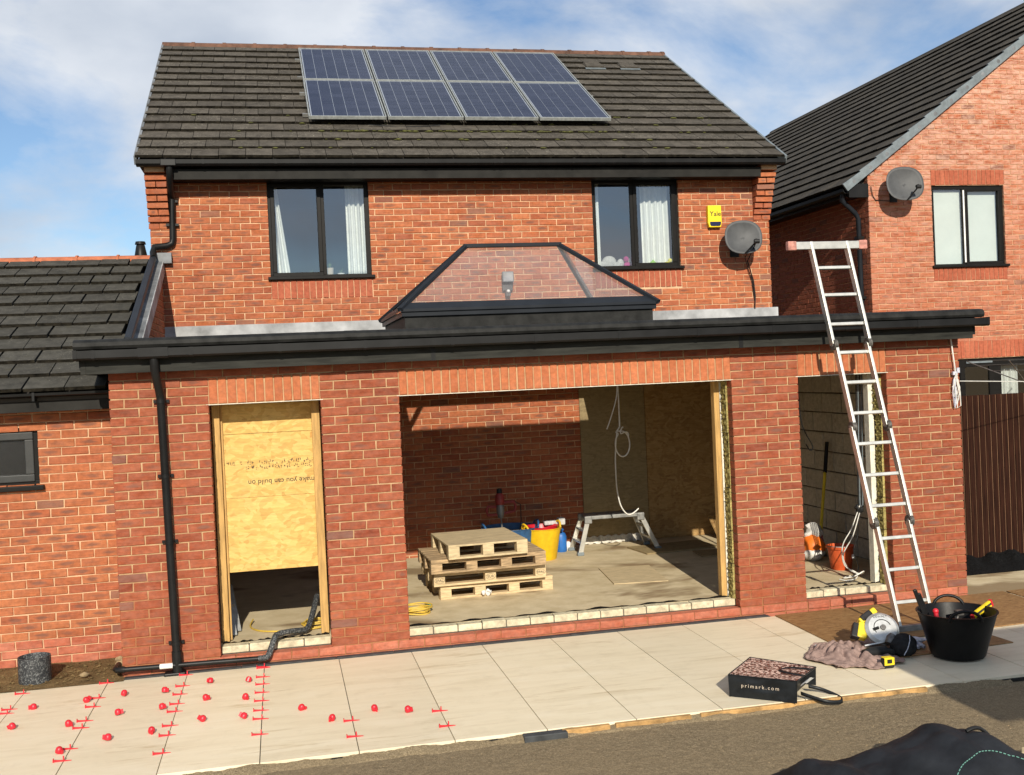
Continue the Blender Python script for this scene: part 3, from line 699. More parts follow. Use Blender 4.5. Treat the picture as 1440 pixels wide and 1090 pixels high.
for x in (-.08, .66, 1.36, 2.05, 2.78, 3.5, 4.25, 4.98, 5.7, 6.42, 7.15): put(MB().extr([(y*1.0-.003 if y < -.2 else y, z-.003 if z < 2.56 else z+.002) for y, z in gp], 'x', x, x+.028), 'gutter_bracket', 'black_upvc', gut)
for x in (-.215, 7.875): put(MB().extr([(-.171, 2.577), (-.171, 2.508), (-.19, 2.495), (-.264, 2.495), (-.281, 2.510), (-.281, 2.577)], 'x', x, x+.03), 'gutter_end', 'black_upvc', gut)
put(MB().extr([(-.168, 2.578), (-.168, 2.505), (-.19, 2.492), (-.265, 2.492), (-.284, 2.508), (-.284, 2.578)], 'x', .27, .50), 'gutter_outlet', 'black_upvc', gut)
dp = put(MB().tube([(.385, -.225, 2.50), (.388, -.225, 2.40), (.392, -.2, 2.345), (.40, -.075, 2.23), (.405, -.06, 2.17), (.422, -.06, .9), (.436, -.06, -.12)], .034, 14), 'downpipe', 'black_upvc', ext, smooth=40)
put(MB().tube([(.434, -.06, .10), (.436, -.06, -.11)], .041, 14), 'pipe_socket', 'black_upvc', dp, smooth=40)
for z, x in ((2.13, .406), (1.52, .413), (.98, .421), (.15, .433)):
    put(MB().tube([(x, -.06, z), (x, -.06, z+.03)], .0385, 14).box(x-.062, x+.062, -.03, -.012, z+.002, z+.028), 'pipe_clip', 'black_upvc', dp, smooth=40)
put(MB().box(.33, .50, -.105, -.012, -.16, -.068), 'gully_hopper', 'black_upvc', dp, bevel=.008)
put(MB().box(.005, 7.75, 3.768, 3.786, 2.602, 2.952).box(.006, 7.749, 3.66, 3.768, 2.602, 2.625), 'flashing', 'lead', ext, bevel=.003)
for x in (1.8, 3.4, 6.2): put(MB().box(x, x+.09, 3.764, 3.768, 2.625, 2.945), 'flashing_lap', 'lead', ext)

# ================================================================== roof lantern
lan = thing('roof_lantern', 'dark framed glass roof lantern on felted kerb above the wide opening', 'roof lantern', (3.8, 2.1, 2.6))
kb = MB(); kx0, kx1, ky0, ky1 = LX0+.03, LX1-.03, LY0+.03, LY1-.03
for (a, b, c, d) in ((kx0, kx1, ky0, ky0+.1), (kx0, kx1, ky1-.1, ky1), (kx0, kx0+.1, ky0+.1, ky1-.1), (kx1-.1, kx1, ky0+.1, ky1-.1)): kb.box(a, b, c, d, 2.596, 2.832)
kerb = put(kb, 'kerb', 'felt', lan)
put(MB().box(kx0-.006, kx1+.006, ky0-.006, ky0, 2.70, 2.712), 'felt_lap', 'felt', kerb)
eb = MB()
for (a, b, c, d) in ((LX0, LX1, LY0, LY0+.07), (LX0, LX1, LY1-.07, LY1), (LX0, LX0+.07, LY0+.07, LY1-.07), (LX1-.07, LX1, LY0+.07, LY1-.07)): eb.box(a, b, c, d, 2.834, 2.885)
ebm = put(eb, 'eaves_frame', 'anthracite', lan, bevel=.003)
RZ = 3.605; RL = (3.36, 2.1, RZ); RR = (4.39, 2.1, RZ)
c4 = [(LX0-.02, LY0-.02, 2.885), (LX1+.02, LY0-.02, 2.885), (LX1+.02, LY1+.02, 2.885), (LX0-.02, LY1+.02, 2.885)]
def lerp(a, b, t): return tuple(a[i]+(b[i]-a[i])*t for i in range(3))
def rail(a, b, ra, rb, name='eaves_rail'):                    # wide capping along each eave, lying on the glass slope
    q = [a, b, lerp(b, rb, .088), lerp(a, ra, .088)]; mb = MB()
    mb.add([(*p[:2], p[2]-.004) for p in q]+[(*p[:2], p[2]+.022) for p in q], [(0, 3, 2, 1), (4, 5, 6, 7), (0, 1, 5, 4), (1, 2, 6, 5), (2, 3, 7, 6), (3, 0, 4, 7)]); put(mb, name, 'anthracite', lan)
rail(c4[0], c4[1], RL, RR); rail(c4[1], c4[2], RR, RR); rail(c4[2], c4[3], RR, RL); rail(c4[3], c4[0], RL, RL)
put(MB().bar((RL[0]-.02, RL[1], RZ+.015), (RR[0]+.02, RR[1], RZ+.015), .07, .04), 'ridge_bar', 'anthracite', lan, bevel=.004)
for c, t in zip(c4, (RL, RR, RR, RL)): put(MB().bar((c[0], c[1], c[2]+.018), (t[0], t[1], t[2]+.012), .055, .038), 'hip_bar', 'anthracite', lan, bevel=.004)
def pane(q, name='pane'):
    mb = MB(); n = len(q); mb.add(q, [tuple(range(n))]); return put(mb, name, 'lantern_glass', lan)
pane([c4[0], c4[1], RR, RL]); pane([c4[2], c4[3], RL, RR]); pane([c4[1], c4[2], RR]); pane([c4[3], c4[0], RL])

# ================================================================== main house
HZ0 = -.063
house = thing('brick_house', 'two storey orange brick house with dark tiled roof and solar panels', 'house', (3.85, 6, -.1))
W1 = (1.318, 2.508, 3.465, 4.64); W2 = (5.296, 6.444, 3.485, 4.64)
HX0, HX1 = -.012, 7.68
hops = [W1, W2]
core = wall_core(MB(), HX0+.008, HX1-.008, HZ0, 4.76, hops, D+.008, D+.098)
hw = put(core, 'wall', 'mortar_main', house)
sillops = [(W[0], W[1]+.008, W[2]-.23, W[2]) for W in hops]
rects = courses(HX0, HX1, HZ0, 64, hops+sillops)
brick_wall(hw, rects, (0, D, 0), (1, 0, 0), (0, -1, 0), 'brick_main', 300, vis=lambda u, z: (z > 2.95) or (2.4 < u < 5.0 and .1 < z < 2.2))
sold = []
for W in hops:
    n = 16; p = (W[1]-W[0])/n; sold += [(W[0]+p*i+.004, W[0]+p*(i+1)-.004, W[2]-.226, W[2]-.008) for i in range(n)]
brick_wall(hw, sold, (0, D-.001, 0), (1, 0, 0), (0, -1, 0), 'soldier_sill', 32, name='sill_brick')
put(wall_core(MB(), HX0+.1, HX1-.1, HZ0, 4.76, hops, D+.18, D+.28).box(HX0, HX0+.1, D+.1, 11.4, HZ0, 4.76).box(HX1-.1, HX1, D+.1, 11.4, HZ0, 4.76).box(HX0, HX1, 11.4, 11.5, HZ0, 4.76), 'shell_wall', 'mortar_main', house)
# rooms behind the windows
put(MB().box(HX0+.11, HX1-.11, D+.29, D+3.0, 2.8, 2.85).box(HX0+.11, HX1-.11, D+3.0, D+3.05, 2.85, 4.9).box(HX0+.11, HX1-.11, D+.29, D+3.0, 4.9, 4.93).box(3.9, 4.0, D+.29, D+3, 2.85, 4.9), 'room', 'room_dark', house)
# kneelers (corbelled eaves corners)
for (a, b) in ((HX0-.012, HX0+.22), (HX1-.22, HX1+.012)):
    kn = put(MB().box(a+.01, b-.01, D-.28, D-.002, 4.69, 4.77), 'kneeler', 'mortar_main', house)
    for k in range(9):
        y = D-.012-.031*k; z = 4.085+.075*k
        for (p, q) in ([(a, b)] if k % 2 else [(a, (a+b)/2-.004), ((a+b)/2+.004, b)]):
            me = brick_mesh(q-p, .062, D-y, 'brick_main', random.randrange(6)); link('corbel_brick', me, None, kn, mw=Matrix.Translation((p, y, z)))
fm = put(MB().box(.235, 7.455, 3.50, 3.522, 4.60, 4.72), 'fascia', 'fascia_main', house, bevel=.002)
put(MB().box(.235, 7.455, 3.5225, D-.001, 4.612, 4.62), 'soffit', 'black_upvc', house)
gp2 = [(3.498, 4.81), (3.498, 4.76), (3.48, 4.738), (3.41, 4.738), (3.385, 4.76), (3.382, 4.806), (3.388, 4.806), (3.392, 4.764), (3.414, 4.744), (3.476, 4.744), (3.492, 4.762), (3.492, 4.81)]
g2 = put(MB().extr(gp2, 'x', -.09, 7.75), 'gutter', 'black_upvc', house, smooth=40)
for x in (.62, 1.42, 2.3, 3.15, 3.98, 4.06, 4.95, 5.85, 6.75, 7.45): put(MB().extr([(y-.003 if y < 3.42 else y, z-.003 if z < 4.8 else z+.002) for y, z in gp2], 'x', x, x+.026), 'gutter_bracket', 'black_upvc', g2)
put(MB().box(.17, .34, 3.38, 3.5, 4.735, 4.812), 'gutter_outlet', 'black_upvc', g2, bevel=.008)
dpm = put(MB().tube([(.262, 3.44, 4.75), (.262, 3.44, 4.66), (.255, 3.52, 4.56), (.25, 3.7, 4.46), (.248, 3.745, 4.42), (.236, 3.75, 3.96), (.225, 3.75, 3.91), (.17, 3.74, 3.885), (.03, 3.70, 3.865), (.02, 3.66, 3.80), (.03, 3.58, 3.73)], .037, 12), 'downpipe', 'black_upvc', house, smooth=40)
for z in (4.11, 4.38): put(MB().box(.17, .31, 3.735, 3.786, z, z+.028), 'pipe_clip', 'black_upvc', dpm)
rd = (Vector((.03, 3.60, 3.71))-Vector((.035, 1.05, 2.66)))
put(MB().bar((.025, 3.62, 3.735), (.030, 1.10, 2.70), .068, .06), 'roof_pipe', 'anthracite', dpm, bevel=.008)
# roof
ang = math.atan2(2.55, 4.22); S = Vector((0, math.cos(ang), math.sin(ang))); NR = Vector((0, -math.sin(ang), math.cos(ang)))
RO = Vector((-.095, 3.40, 4.79))
rdeck = put(MB().extr([(3.45, 4.785), (7.6, 7.305), (11.75, 4.785), (11.75, 4.76), (3.45, 4.76)], 'x', -.07, 7.73), 'roof', 'room_dark', house)
tile_roof(rdeck, RO, (1, 0, 0), S, 16, 7.84, .3025, .301, 'tile', 300)
put(MB().add([(-.09, 7.6, 7.34), (7.74, 7.6, 7.34), (7.74, 11.8, 4.80), (-.09, 11.8, 4.80)], [(0, 1, 2, 3)]), 'rear_slope', 'tile', rdeck)
x = -.10
def ridge_tile(parent, x0, x1, y, z, r, mat, ax='x'):
    mb = MB()
    for a, rr in ((x0, r), (x1, r)): pass
    pts = [(math.cos(t), math.sin(t)) for t in [math.pi*k/8 for k in range(9)]]
    poly = [(y+r*c, z+r*.8*s) for c, s in pts]+[(y+(r-.018)*c, z+(r-.018)*.8*s) for c, s in reversed(pts)]
    if ax == 'x': mb.extr(poly, 'x', x0, x1)
    else: mb.extr(poly, 'y', x0, x1)
    return put(mb, 'ridge_tile', mat, parent, smooth=40)
while x < 7.7:
    L = min(.448, 7.745-x); ridge_tile(rdeck, x, x+L-.006, 7.6, 7.30+random.uniform(-.004, .004), .115, 'ridge'); ridge_tile(rdeck, x+L-.03, x+L+.02, 7.6, 7.302, .125, 'ridge'); x += .448
for xx in (-.108, 7.737):
    for k in range(16): put(MB().hexa([tuple(Vector((xx+dx, RO.y, RO.z))+S*(k*.3025+s)+NR*n) for n in (-.045, .056) for dx, s in ((0, 0), (.03, 0), (.03, .30), (0, .30))]), 'verge_cap', 'verge_grey' if xx > 0 else 'lead_dark', rdeck)
for x in (6.33, 6.89):
    p = RO+S*3.93; vt = put(MB().hexa([tuple(Vector((x+dx, p.y, p.z))+S*s+NR*n) for n, sc in ((.03, 1), (.085, .8)) for dx, s in ((-.14, 0), (.14, 0), (.14*sc, .26), (-.14*sc, .26))]), 'tile_vent', 'tile', rdeck)
    put(MB().hexa([tuple(Vector((x+dx, p.y, p.z))+S*s+NR*n) for n in (.05, .062) for dx, s in ((-.16, -.05), (.16, -.05), (.16, .0), (-.16, .0))]), 'vent_lip', 'verge_grey', vt)
moss = MB()
for i in range(260):
    x = random.uniform(2.0, 5.7) if i < 180 else random.uniform(.3, 7.3); s = .905+random.uniform(-.012, .03) if i < 180 else .3025*random.randint(1, 5)-random.uniform(0, .02); r = random.uniform(.008, .028)
    p = RO+S*s+NR*.05; moss.ball((x, p.y, p.z), (r*1.6, r, r*.6), 6, 4)
M['moss'] = plain('moss', (.085, .085, .02), .98, .4, 30, .8, 120)
put(moss, 'roof_moss', 'moss', rdeck, kind='stuff', smooth=60)
# windows
def window(parent, W, y, sash, mat_f='frame_black', name='window', mull=.53, obscure=False):
    x0, x1, z0, z1 = W; xm = x0+(x1-x0)*mull; f = .055; mb = MB()
    ya, yb = y+.035, y+.10
    mb.box(x0, x1, ya, yb, z0, z0+f).box(x0, x1, ya, yb, z1-f, z1).box(x0, x0+f, ya, yb, z0+f, z1-f).box(x1-f, x1, ya, yb, z0+f, z1-f).box(xm-.03, xm+.03, ya, yb, z0+f, z1-f)
    wn = put(mb, name, mat_f, parent, bevel=.003)
    put(MB().box(x0-.03, x1+.035, y-.045, y+.06, z0-.004, z0+.034), 'sill', mat_f, wn, bevel=.008)
    for k, (a, b) in enumerate(((x0+f, xm-.03), (xm+.03, x1-f))):
        if k == sash:
            s = .05; sb = MB(); yc, yd = y+.022, y+.06; a2, b2, c2, d2 = a-.022, b+.022, z0+f-.02, z1-f+.02
            sb.box(a2, b2, yc, yd, c2, c2+s).box(a2, b2, yc, yd, d2-s, d2).box(a2, a2+s, yc, yd, c2+s, d2-s).box(b2-s, b2, yc, yd, c2+s, d2-s)
            put(sb, 'sash', mat_f, wn, bevel=.006); a, b, c, d = a2+s, b2-s, c2+s, d2-s
        else: c, d = z0+f, z1-f
        mb = MB(); yy = y+.055; mb.add([(a, yy, c), (b, yy, c), (b, yy, d), (a, yy, d)], [(0, 1, 2, 3)])
        put(mb, 'pane', 'glass_obscure' if obscure else 'glass', wn)
    return wn
wn1 = window(house, W1, D, 0); wn2 = window(house, W2, D, 1, mull=.47)
for W in (W1, W2): put(MB().box(W[0]-.02, W[1]+.02, D+.101, D+.32, W[2]-.02, W[2]+.03), 'inner_sill', 'white_plastic', house)
def curtain(x0, x1, y, z0, z1, label, flare=0, nf=6, taper=0):
    def fn(u, v):
        x = x0+(x1-x0)*u*(1-taper*v)+flare*v*(1-u); return (x, y+.022*math.sin(u*nf*6.283+v*.6)+.01*math.sin(u*17), z0+(z1-z0)*v)
    return put(MB().grid(fn, 60, 14), 'curtain', 'curtain', smooth=60, solid=.003, label=label, category='curtain', group='white curtains')
curtain(1.345, 1.56, D+.17, 3.50, 4.62, 'white curtain at the side of the bedroom window near the downpipe', nf=3, taper=.62)
curtain(2.24, 2.47, D+.17, 3.50, 4.62, 'white tied curtain beside the potted plants on the sill', nf=4)
curtain(5.33, 5.43, D+.17, 3.52, 4.62, 'thin white curtain edge behind the grey soft toys', nf=2)
curtain(5.99, 6.36, D+.17, 3.52, 4.62, 'white curtain behind the yellow and green toys', nf=5)
# things on the inner sills
t = thing('soft_toy', 'grey plush soft toy lying on the windowsill', 'soft toy', (5.55, D+.2, 3.52))
put(MB().ball((5.55, D+.2, 3.60), (.10, .06, .085), 12, 8), 'body', 'plush_grey', t, smooth=60); put(MB().ball((5.46, D+.19, 3.57), (.05, .045, .05)).ball((5.64, D+.19, 3.56), (.06, .05, .045)), 'limb', 'plush_grey', t, smooth=60)
put(MB().ball((5.70, D+.2, 3.585), (.05, .045, .06)), 'ear', 'plush_grey', t, smooth=60)
t = thing('doll', 'magenta plush doll sitting on the windowsill beside grey toy', 'soft toy', (5.79, D+.2, 3.52))
put(MB().ball((5.79, D+.2, 3.555), (.055, .045, .05)), 'body', 'plush_pink', t, smooth=60); put(MB().ball((5.775, D+.19, 3.635), (.038, .035, .04)), 'head', 'plush_pink', t, smooth=60); put(MB().ball((5.82, D+.2, 3.62), (.022, .02, .03)), 'ear', 'plush_grey', t, smooth=60)
t = thing('toy_cup', 'small lime green toy on the windowsill before the curtain', 'toy', (6.11, D+.13, 3.515)); put(MB().lathe([(.0, 0), (.032, 0), (.04, .03), (.036, .07), (.02, .085), (0, .086)], 14, (6.115, D+.13, 3.515)), 'body', 'toy_green', t, smooth=50); put(MB().ball((6.115, D+.125, 3.60), .016), 'head', 'toy_green', t, smooth=60)
t = thing('toy_duck', 'yellow toy at the end of the windowsill', 'toy', (6.31, D+.13, 3.515)); put(MB().ball((6.31, D+.13, 3.553), (.06, .035, .038)), 'body', 'toy_yellow', t, smooth=60); put(MB().ball((6.345, D+.125, 3.60), .03), 'head', 'toy_yellow', t, smooth=60)
def plant(x, label, potmat, h):
    t = thing('potted_plant', label, 'plant', (x, D+.16, 3.497)); put(MB().lathe([(0, 0), (.035, 0), (.045, h), (.038, h), (.03, h-.01), (0, h-.012)], 14, (x, D+.16, 3.497)), 'pot', potmat, t, smooth=40)
    mb = MB()
    for k in range(14):
        a = k*2.4; l = random.uniform(.05, .085); e = random.uniform(.4, 1.3); c = (x, D+.16, 3.497+h-.005)
        tip = (c[0]+l*math.cos(a)*math.cos(e), c[1]+l*math.sin(a)*math.cos(e), c[2]+l*math.sin(e)); px, py = -math.sin(a)*.007, math.cos(a)*.007; mid = lerp(c, tip, .45)
        mb.add([c, (mid[0]+px, mid[1]+py, mid[2]), tip, (mid[0]-px, mid[1]-py, mid[2])], [(0, 1, 2, 3)])
    put(mb, 'leaves', 'leaf', t)
plant(1.80, 'spiky potted plant on the sill behind the opening sash', 'white_plastic', .035); plant(2.02, 'small plant in tall beige pot by the window mullion', 'terracotta', .11); plant(2.15, 'small plant in a low white pot before the curtain', 'white_plastic', .045)

# ================================================================== solar panels
PW, PH = .958, 1.60
pl = thing('solar_panel', 'x', 'solar panel', (0, 0, 0), group='solar panels on the roof', local=True)
fr = MB()
for (a, b, c, d) in ((0, PW, 0, .015), (0, PW, PH-.015, PH), (0, .015, .015, PH-.015), (PW-.015, PW, .015, PH-.015)): fr.box(a, b, c, d, 0, .042)
put(fr, 'frame', 'panel_frame', pl, bevel=.002)
put(MB().box(.026, PW-.026, .026, PH-.026, .012, .034), 'backsheet', 'backsheet', pl)
cw, ch = (PW-.056-.02)/6, (PH-.056-.03)/10
cm = bpy.data.meshes.new('cell'); q = [(0, 0, 0), (cw-.005, 0, 0), (cw-.005, ch-.0035, 0), (0, ch-.0035, 0)]
cm.from_pydata(q, [], [(0, 1, 2, 3)]); setuv(cm, np.array([(p[0]/cw, p[1]/ch) for p in q]), 1, 1, True); cm.materials.append(M['cell'])
for i in range(6):
    for j in range(10): link('cell', cm, None, pl, mw=Matrix.Translation((.038+i*cw+.003, .043+j*ch, .0355)))
words = ['leftmost', 'second from left', 'third from left', 'rightmost']; first = True
for row, s0 in enumerate((1.13, 2.755)):
    for k in range(4):
        loc = Vector((1.865+k*.978, RO.y, RO.z))+S*s0+NR*.125
        lb = words[k]+' solar panel in the '+('lower' if row == 0 else 'upper')+' row on the roof'
        if first: pl.location = loc; pl.rotation_euler = (ang, 0, 0); pl['label'] = lb; first = False
        else: dup(pl, loc, (ang, 0, 0), lb)
rails = thing('mounting_rails', 'grey metal mounting rails sticking out beside the solar panels', 'rail', (3.8, 5, 5.8))
for s in (1.45, 2.35, 3.1, 4.0): a = Vector((1.80, RO.y, RO.z))+S*s+NR*.075; put(MB().bar(a, a+Vector((4.05, 0, 0)), .04, .04, up=NR), 'rail', 'alu_dull', rails)
tag(put(MB().grid(lambda u, v: tuple(Vector((2.6+.9*u, RO.y, RO.z))+S*(1.1-.02*v)+NR*(.075-.02*math.sin(u*3.14)-.006*v)), 20, 1), 'panel_cable', 'dark_plastic'), 'thin dark cable sagging below the solar panels', 'cable')

# ================================================================== garage (side building)
gar = thing('brick_garage', 'low orange brick side building with mossy tiled roof and small window', 'garage', (-1.6, 2, -.1))
GW = (-1.55, -.70, 1.455, 1.965); GY = .70; GX1 = .10
gw = put(wall_core(MB(), -4, GX1-.008, -.2, 2.25, [GW], GY+.008, GY+.098), 'wall', 'mortar_main', gar)
gz = .13-.075*4
brick_wall(gw, courses(-4, GX1, .13, 29, [GW]), (0, GY, 0), (1, 0, 0), (0, -1, 0), 'brick_gar', 300, vis=lambda u, z: -1.6 < u < 0)
brick_wall(gw, courses(-4, GX1, gz, 4), (0, GY-.002, 0), (1, 0, 0), (0, -1, 0), 'plinth', 24, name='plinth_brick', massname='plinth_bricks')
ge0 = (.40, 2.235); gr0 = (4.0, 3.755); gs = (gr0[1]-ge0[1])/(gr0[0]-ge0[0])
fl = MB().extr([(.72, 2.0), (D-.002, 2.0), (D-.002, 2.25+gs*(D-.45)), (.72, 2.25+gs*.27)], 'x', GX1-.10, GX1-.008)
fw = put(fl, 'flank_wall', 'mortar_main', gar)
rects = [r for r in courses(.72, D-.004, 2.412, 18) if r[3] < 2.235+gs*(r[0]-.40)-.01]
brick_wall(fw, rects, (GX1, 0, 0), (0, 1, 0), (1, 0, 0), 'brick_gar', 60)
put(MB().box(-4, -3.9, GY+.1, 6.5, -.2, 2.25).box(-4, .0, 6.5, 6.6, -.2, 2.25), 'shell_wall', 'mortar_main', gar)
gang = math.atan(gs); GS = Vector((0, math.cos(gang), math.sin(gang))); GN = Vector((0, -math.sin(gang), math.cos(gang)))
gdk = put(MB().extr([(.46, 2.22), (4.0, 3.71), (7.54, 2.22), (7.54, 2.19), (.46, 2.19)], 'x', -3.95, GX1-.02), 'roof', 'room_dark', gar)
tile_roof(gdk, Vector((-4.0, .40, 2.235)), (1, 0, 0), GS, 12, 3.96, .322, .327, 'tile_gar', 140, gap=.013)
put(MB().add([(-4, 4.0, 3.75), (GX1, 4.0, 3.75), (GX1, 7.6, 2.23), (-4, 7.6, 2.23)], [(0, 1, 2, 3)]), 'rear_slope', 'tile_gar', gdk)
x = -4.0
while x < -.1: ridge_tile(gdk, x, x+.442, 4.0, 3.715, .12, 'ridge_gar'); ridge_tile(gdk, x-.012, x+.012, 4.0, 3.718, .132, 'ridge_gar'); x += .45
for k in range(12):
    a = Vector((.03, .40, 2.235))+GS*(k*.322); put(MB().hexa([tuple(a+Vector((dx, 0, 0))+GS*s+GN*n) for n in (.03, .066) for dx, s in ((-.06, 0), (.085, 0), (.085, .315), (-.06, .315))]), 'flashing_step', 'lead_dark', gdk)
    put(MB().hexa([tuple(a+Vector((dx, 0, 0))+GS*s+GN*n) for n in (-.09, .066) for dx, s in ((.0855, .002), (.096, .002), (.096, .313), (.0855, .313))]), 'flashing_turn', 'lead', gdk)
put(MB().box(.01, .215, 3.70, 3.786, 3.68, 3.80), 'apron', 'lead_dark', gdk)
gf = put(MB().box(-4, -.012, .475, .50, 2.098, 2.232), 'fascia', 'fascia_main', gar, bevel=.002)
put(MB().box(-4, -.012, .5005, GY-.001, 2.11, 2.12), 'soffit', 'black_upvc', gar)
gg = put(MB().extr([(.472, 2.252), (.472, 2.235), (.38, 2.225), (.365, 2.235), (.362, 2.256), (.37, 2.256), (.376, 2.238), (.466, 2.243), (.466, 2.252)], 'x', -4, -.015), 'gutter', 'black_upvc', gar, smooth=40)
for x in (-2.2, -1.5, -.66): put(MB().box(x, x+.02, .36, .474, 2.19, 2.262), 'gutter_bracket', 'black_upvc', gg)
wg = put(MB().box(GW[0], GW[1], GY+.03, GY+.09, GW[2], GW[2]+.05).box(GW[0], GW[1], GY+.03, GY+.09, GW[3]-.05, GW[3]).box(GW[1]-.05, GW[1], GY+.03, GY+.09, GW[2]+.05, GW[3]-.05).box(GW[0], GW[0]+.05, GY+.03, GY+.09, GW[2]+.05, GW[3]-.05), 'window', 'frame_black', gar, bevel=.004)
M['frame_dusty'] = plain('frame_dusty', (.022, .023, .022), .5, .2, 9, .1, 60)
put(MB().box(GW[0]+.03, GW[1]-.04, GY+.015, GY+.06, GW[2]+.04, GW[2]+.105).box(GW[0]+.03, GW[1]-.04, GY+.015, GY+.06, GW[3]-.105, GW[3]-.04).box(GW[1]-.115, GW[1]-.04, GY+.015, GY+.06, GW[2]+.105, GW[3]-.105).box(GW[0]+.03, GW[0]+.105, GY+.015, GY+.06, GW[2]+.105, GW[3]-.105), 'sash', 'frame_dusty', wg, bevel=.008)
put(MB().add([(GW[0]+.1, GY+.05, GW[2]+.1), (GW[1]-.11, GY+.05, GW[2]+.1), (GW[1]-.11, GY+.05, GW[3]-.1), (GW[0]+.1, GY+.05, GW[3]-.1)], [(0, 1, 2, 3)]), 'pane', 'glass_obscure', wg)
put(MB().box(GW[0]-.02, GW[1]+.04, GY-.05, GY+.05, GW[2]-.03, GW[2]+.012), 'sill', 'frame_black', wg, bevel=.006)
put(MB().box(-3.8, .0, GY+.3, GY+2.5, 1.0, 1.05), 'room', 'room_dark', gar)
vp = thing('soil_vent_cap', 'black plastic vent terminal standing behind the garage ridge', 'vent', (-.21, 4.35, 3.55))
put(MB().lathe([(0, -.2), (.075, -.2), (.075, .17), (.05, .30), (.04, .31), (0, .31)], 16, (-.19, 4.35, 3.67)), 'pipe', 'black_upvc', vp, smooth=40); put(MB().lathe([(0, .31), (.065, .312), (.055, .345), (0, .348)], 16, (-.19, 4.35, 3.67)), 'cap', 'black_upvc', vp, smooth=40)

# ================================================================== neighbouring house
NBY, NX = 5.0, 9.84
nb = thing('neighbour_house', 'neighbouring brick house with steep tiled gable behind the ladder', 'house', (12, 9, -.1))
NW = (10.868, 12.078, 3.515, 4.728); ND = (10.6, 13.6, -.2, 2.155); sl_ = .726
def gclip(z, a, b): return (a if z < 4.93 else NX+(z-4.93)/sl_, min(b, 14.37+ (8.25-z)/sl_))
nops = [NW, ND]; solN = [(NW[0]-.005, NW[1]+.012, NW[3], NW[3]+.232), (NW[0]-.005, NW[1]+.012, NW[2]-.2, NW[2]), (10.2, 13.9, 2.155, 2.42)]
ncore = wall_core(MB(), NX+.008, 18.9, -.2, 4.85, nops, NBY+.008, NBY+.1)
ncore.extr([(NX+.008, 4.85), (18.9, 4.85), (14.37, 8.18)], 'y', NBY+.008, NBY+.1)
nw = put(ncore, 'wall', 'mortar_nb', nb)
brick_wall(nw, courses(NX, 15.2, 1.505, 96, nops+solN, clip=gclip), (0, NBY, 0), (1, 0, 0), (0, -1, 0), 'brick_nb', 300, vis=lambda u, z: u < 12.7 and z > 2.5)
sd_r = []
for (a, b, z0, z1) in solN:
    n = round((b-a)/.075); p = (b-a)/n; sd_r += [(a+p*i+.004, a+p*(i+1)-.004, z0+.006, z1-.006) for i in range(n)]
brick_wall(nw, sd_r, (0, NBY-.001, 0), (1, 0, 0), (0, -1, 0), 'soldier_sill', 80, name='soldier_brick')
nsw = put(MB().box(NX+.008, NX+.1, NBY+.1, 17, -.2, 4.8), 'side_wall', 'mortar_nb', nb)
M['brick_nb_shaded'] = brickmat('brick_nb_shaded', [(.40, .112, .056), (.35, .096, .05), (.44, .135, .068)], smear=.3, grey=.03, bloom=.1)  # same bricks as the front, darkened to paint in the side wall's shade
brick_wall(nsw, courses(0, 9, 2.18, 35), (NX, 14.004, 0), (0, -1, 0), (-1, 0, 0), 'brick_nb_shaded', 200)
put(MB().box(18.8, 18.9, NBY+.1, 17, -.2, 4.8).box(NX+.1, 18.8, 16.9, 17, -.2, 4.8), 'shell_wall', 'mortar_nb', nb)
put(MB().box(NX+.3, 13.8, NBY+.15, NBY+.16, 2.6, 4.9).box(10.4, 13.8, NBY+1.2, NBY+1.25, -.2, 2.5), 'room', 'room_dark', nb)
nang = math.atan(sl_); NS = Vector((math.cos(nang), 0, math.sin(nang))); NN = Vector((-math.sin(nang), 0, math.cos(nang)))
NO = Vector((9.47, 17.0, 4.70))
nd = put(MB().extr([(9.55, 4.72), (14.37, 8.21), (19.2, 4.72), (19.2, 4.68), (9.55, 4.68)], 'y', NBY+.11, 16.9), 'roof', 'room_dark', nb)
tile_roof(nd, NO, (0, -1, 0), NS, 18, 12.03, .334, .302, 'tile_nb', 300)
put(MB().add([(14.37, 4.97, 8.25), (14.37, 17, 8.25), (19.3, 17, 4.68), (19.3, 4.97, 4.68)], [(0, 1, 2, 3)]), 'far_slope', 'tile_nb', nd)
y = 4.96
while y < 16.9: ridge_tile(nd, y, y+.442, 14.37, 8.20, .12, 'tile_nb', 'y'); y += .45
for k in range(18):
    a = Vector((9.47, NBY-.062, 4.70))+NS*(k*.334-.02)
    vc = put(MB().hexa([tuple(a+Vector((0, dy, 0))+NS*s+NN*n) for n, nn in ((-.055, -.055), (.072, .050)) for dy, s, n in ((0, 0, n), (.035, 0, n), (.035, .34, nn), (0, .34, nn))]), 'verge_cap', 'verge_grey', nd, bevel=.004)
    put(MB().tube([tuple(a+Vector((0, -.001, 0))+NS*.17), tuple(a+Vector((0, .004, 0))+NS*.17)], .03, 12), 'cap_boss', 'lead_dark', vc)
ne = put(MB().box(9.55, 9.575, NBY+.02, 16.9, 4.585, 4.70), 'fascia', 'black_upvc', nb)
put(MB().box(9.575, NX-.002, NBY+.02, 16.9, 4.60, 4.612), 'soffit', 'black_upvc', nb)
put(MB().box(9.53, NX-.003, NBY-.02, NBY+.018, 4.56, 4.76), 'eaves_box', 'black_upvc', nb, bevel=.004)
ng = put(MB().extr([(9.55, 4.70), (9.55, 4.65), (9.53, 4.625), (9.47, 4.625), (9.445, 4.65), (9.442, 4.695), (9.45, 4.695), (9.455, 4.655), (9.475, 4.633), (9.527, 4.633), (9.543, 4.655), (9.543, 4.70)], 'y', NBY, 16.9), 'gutter', 'black_upvc', nb, smooth=40)
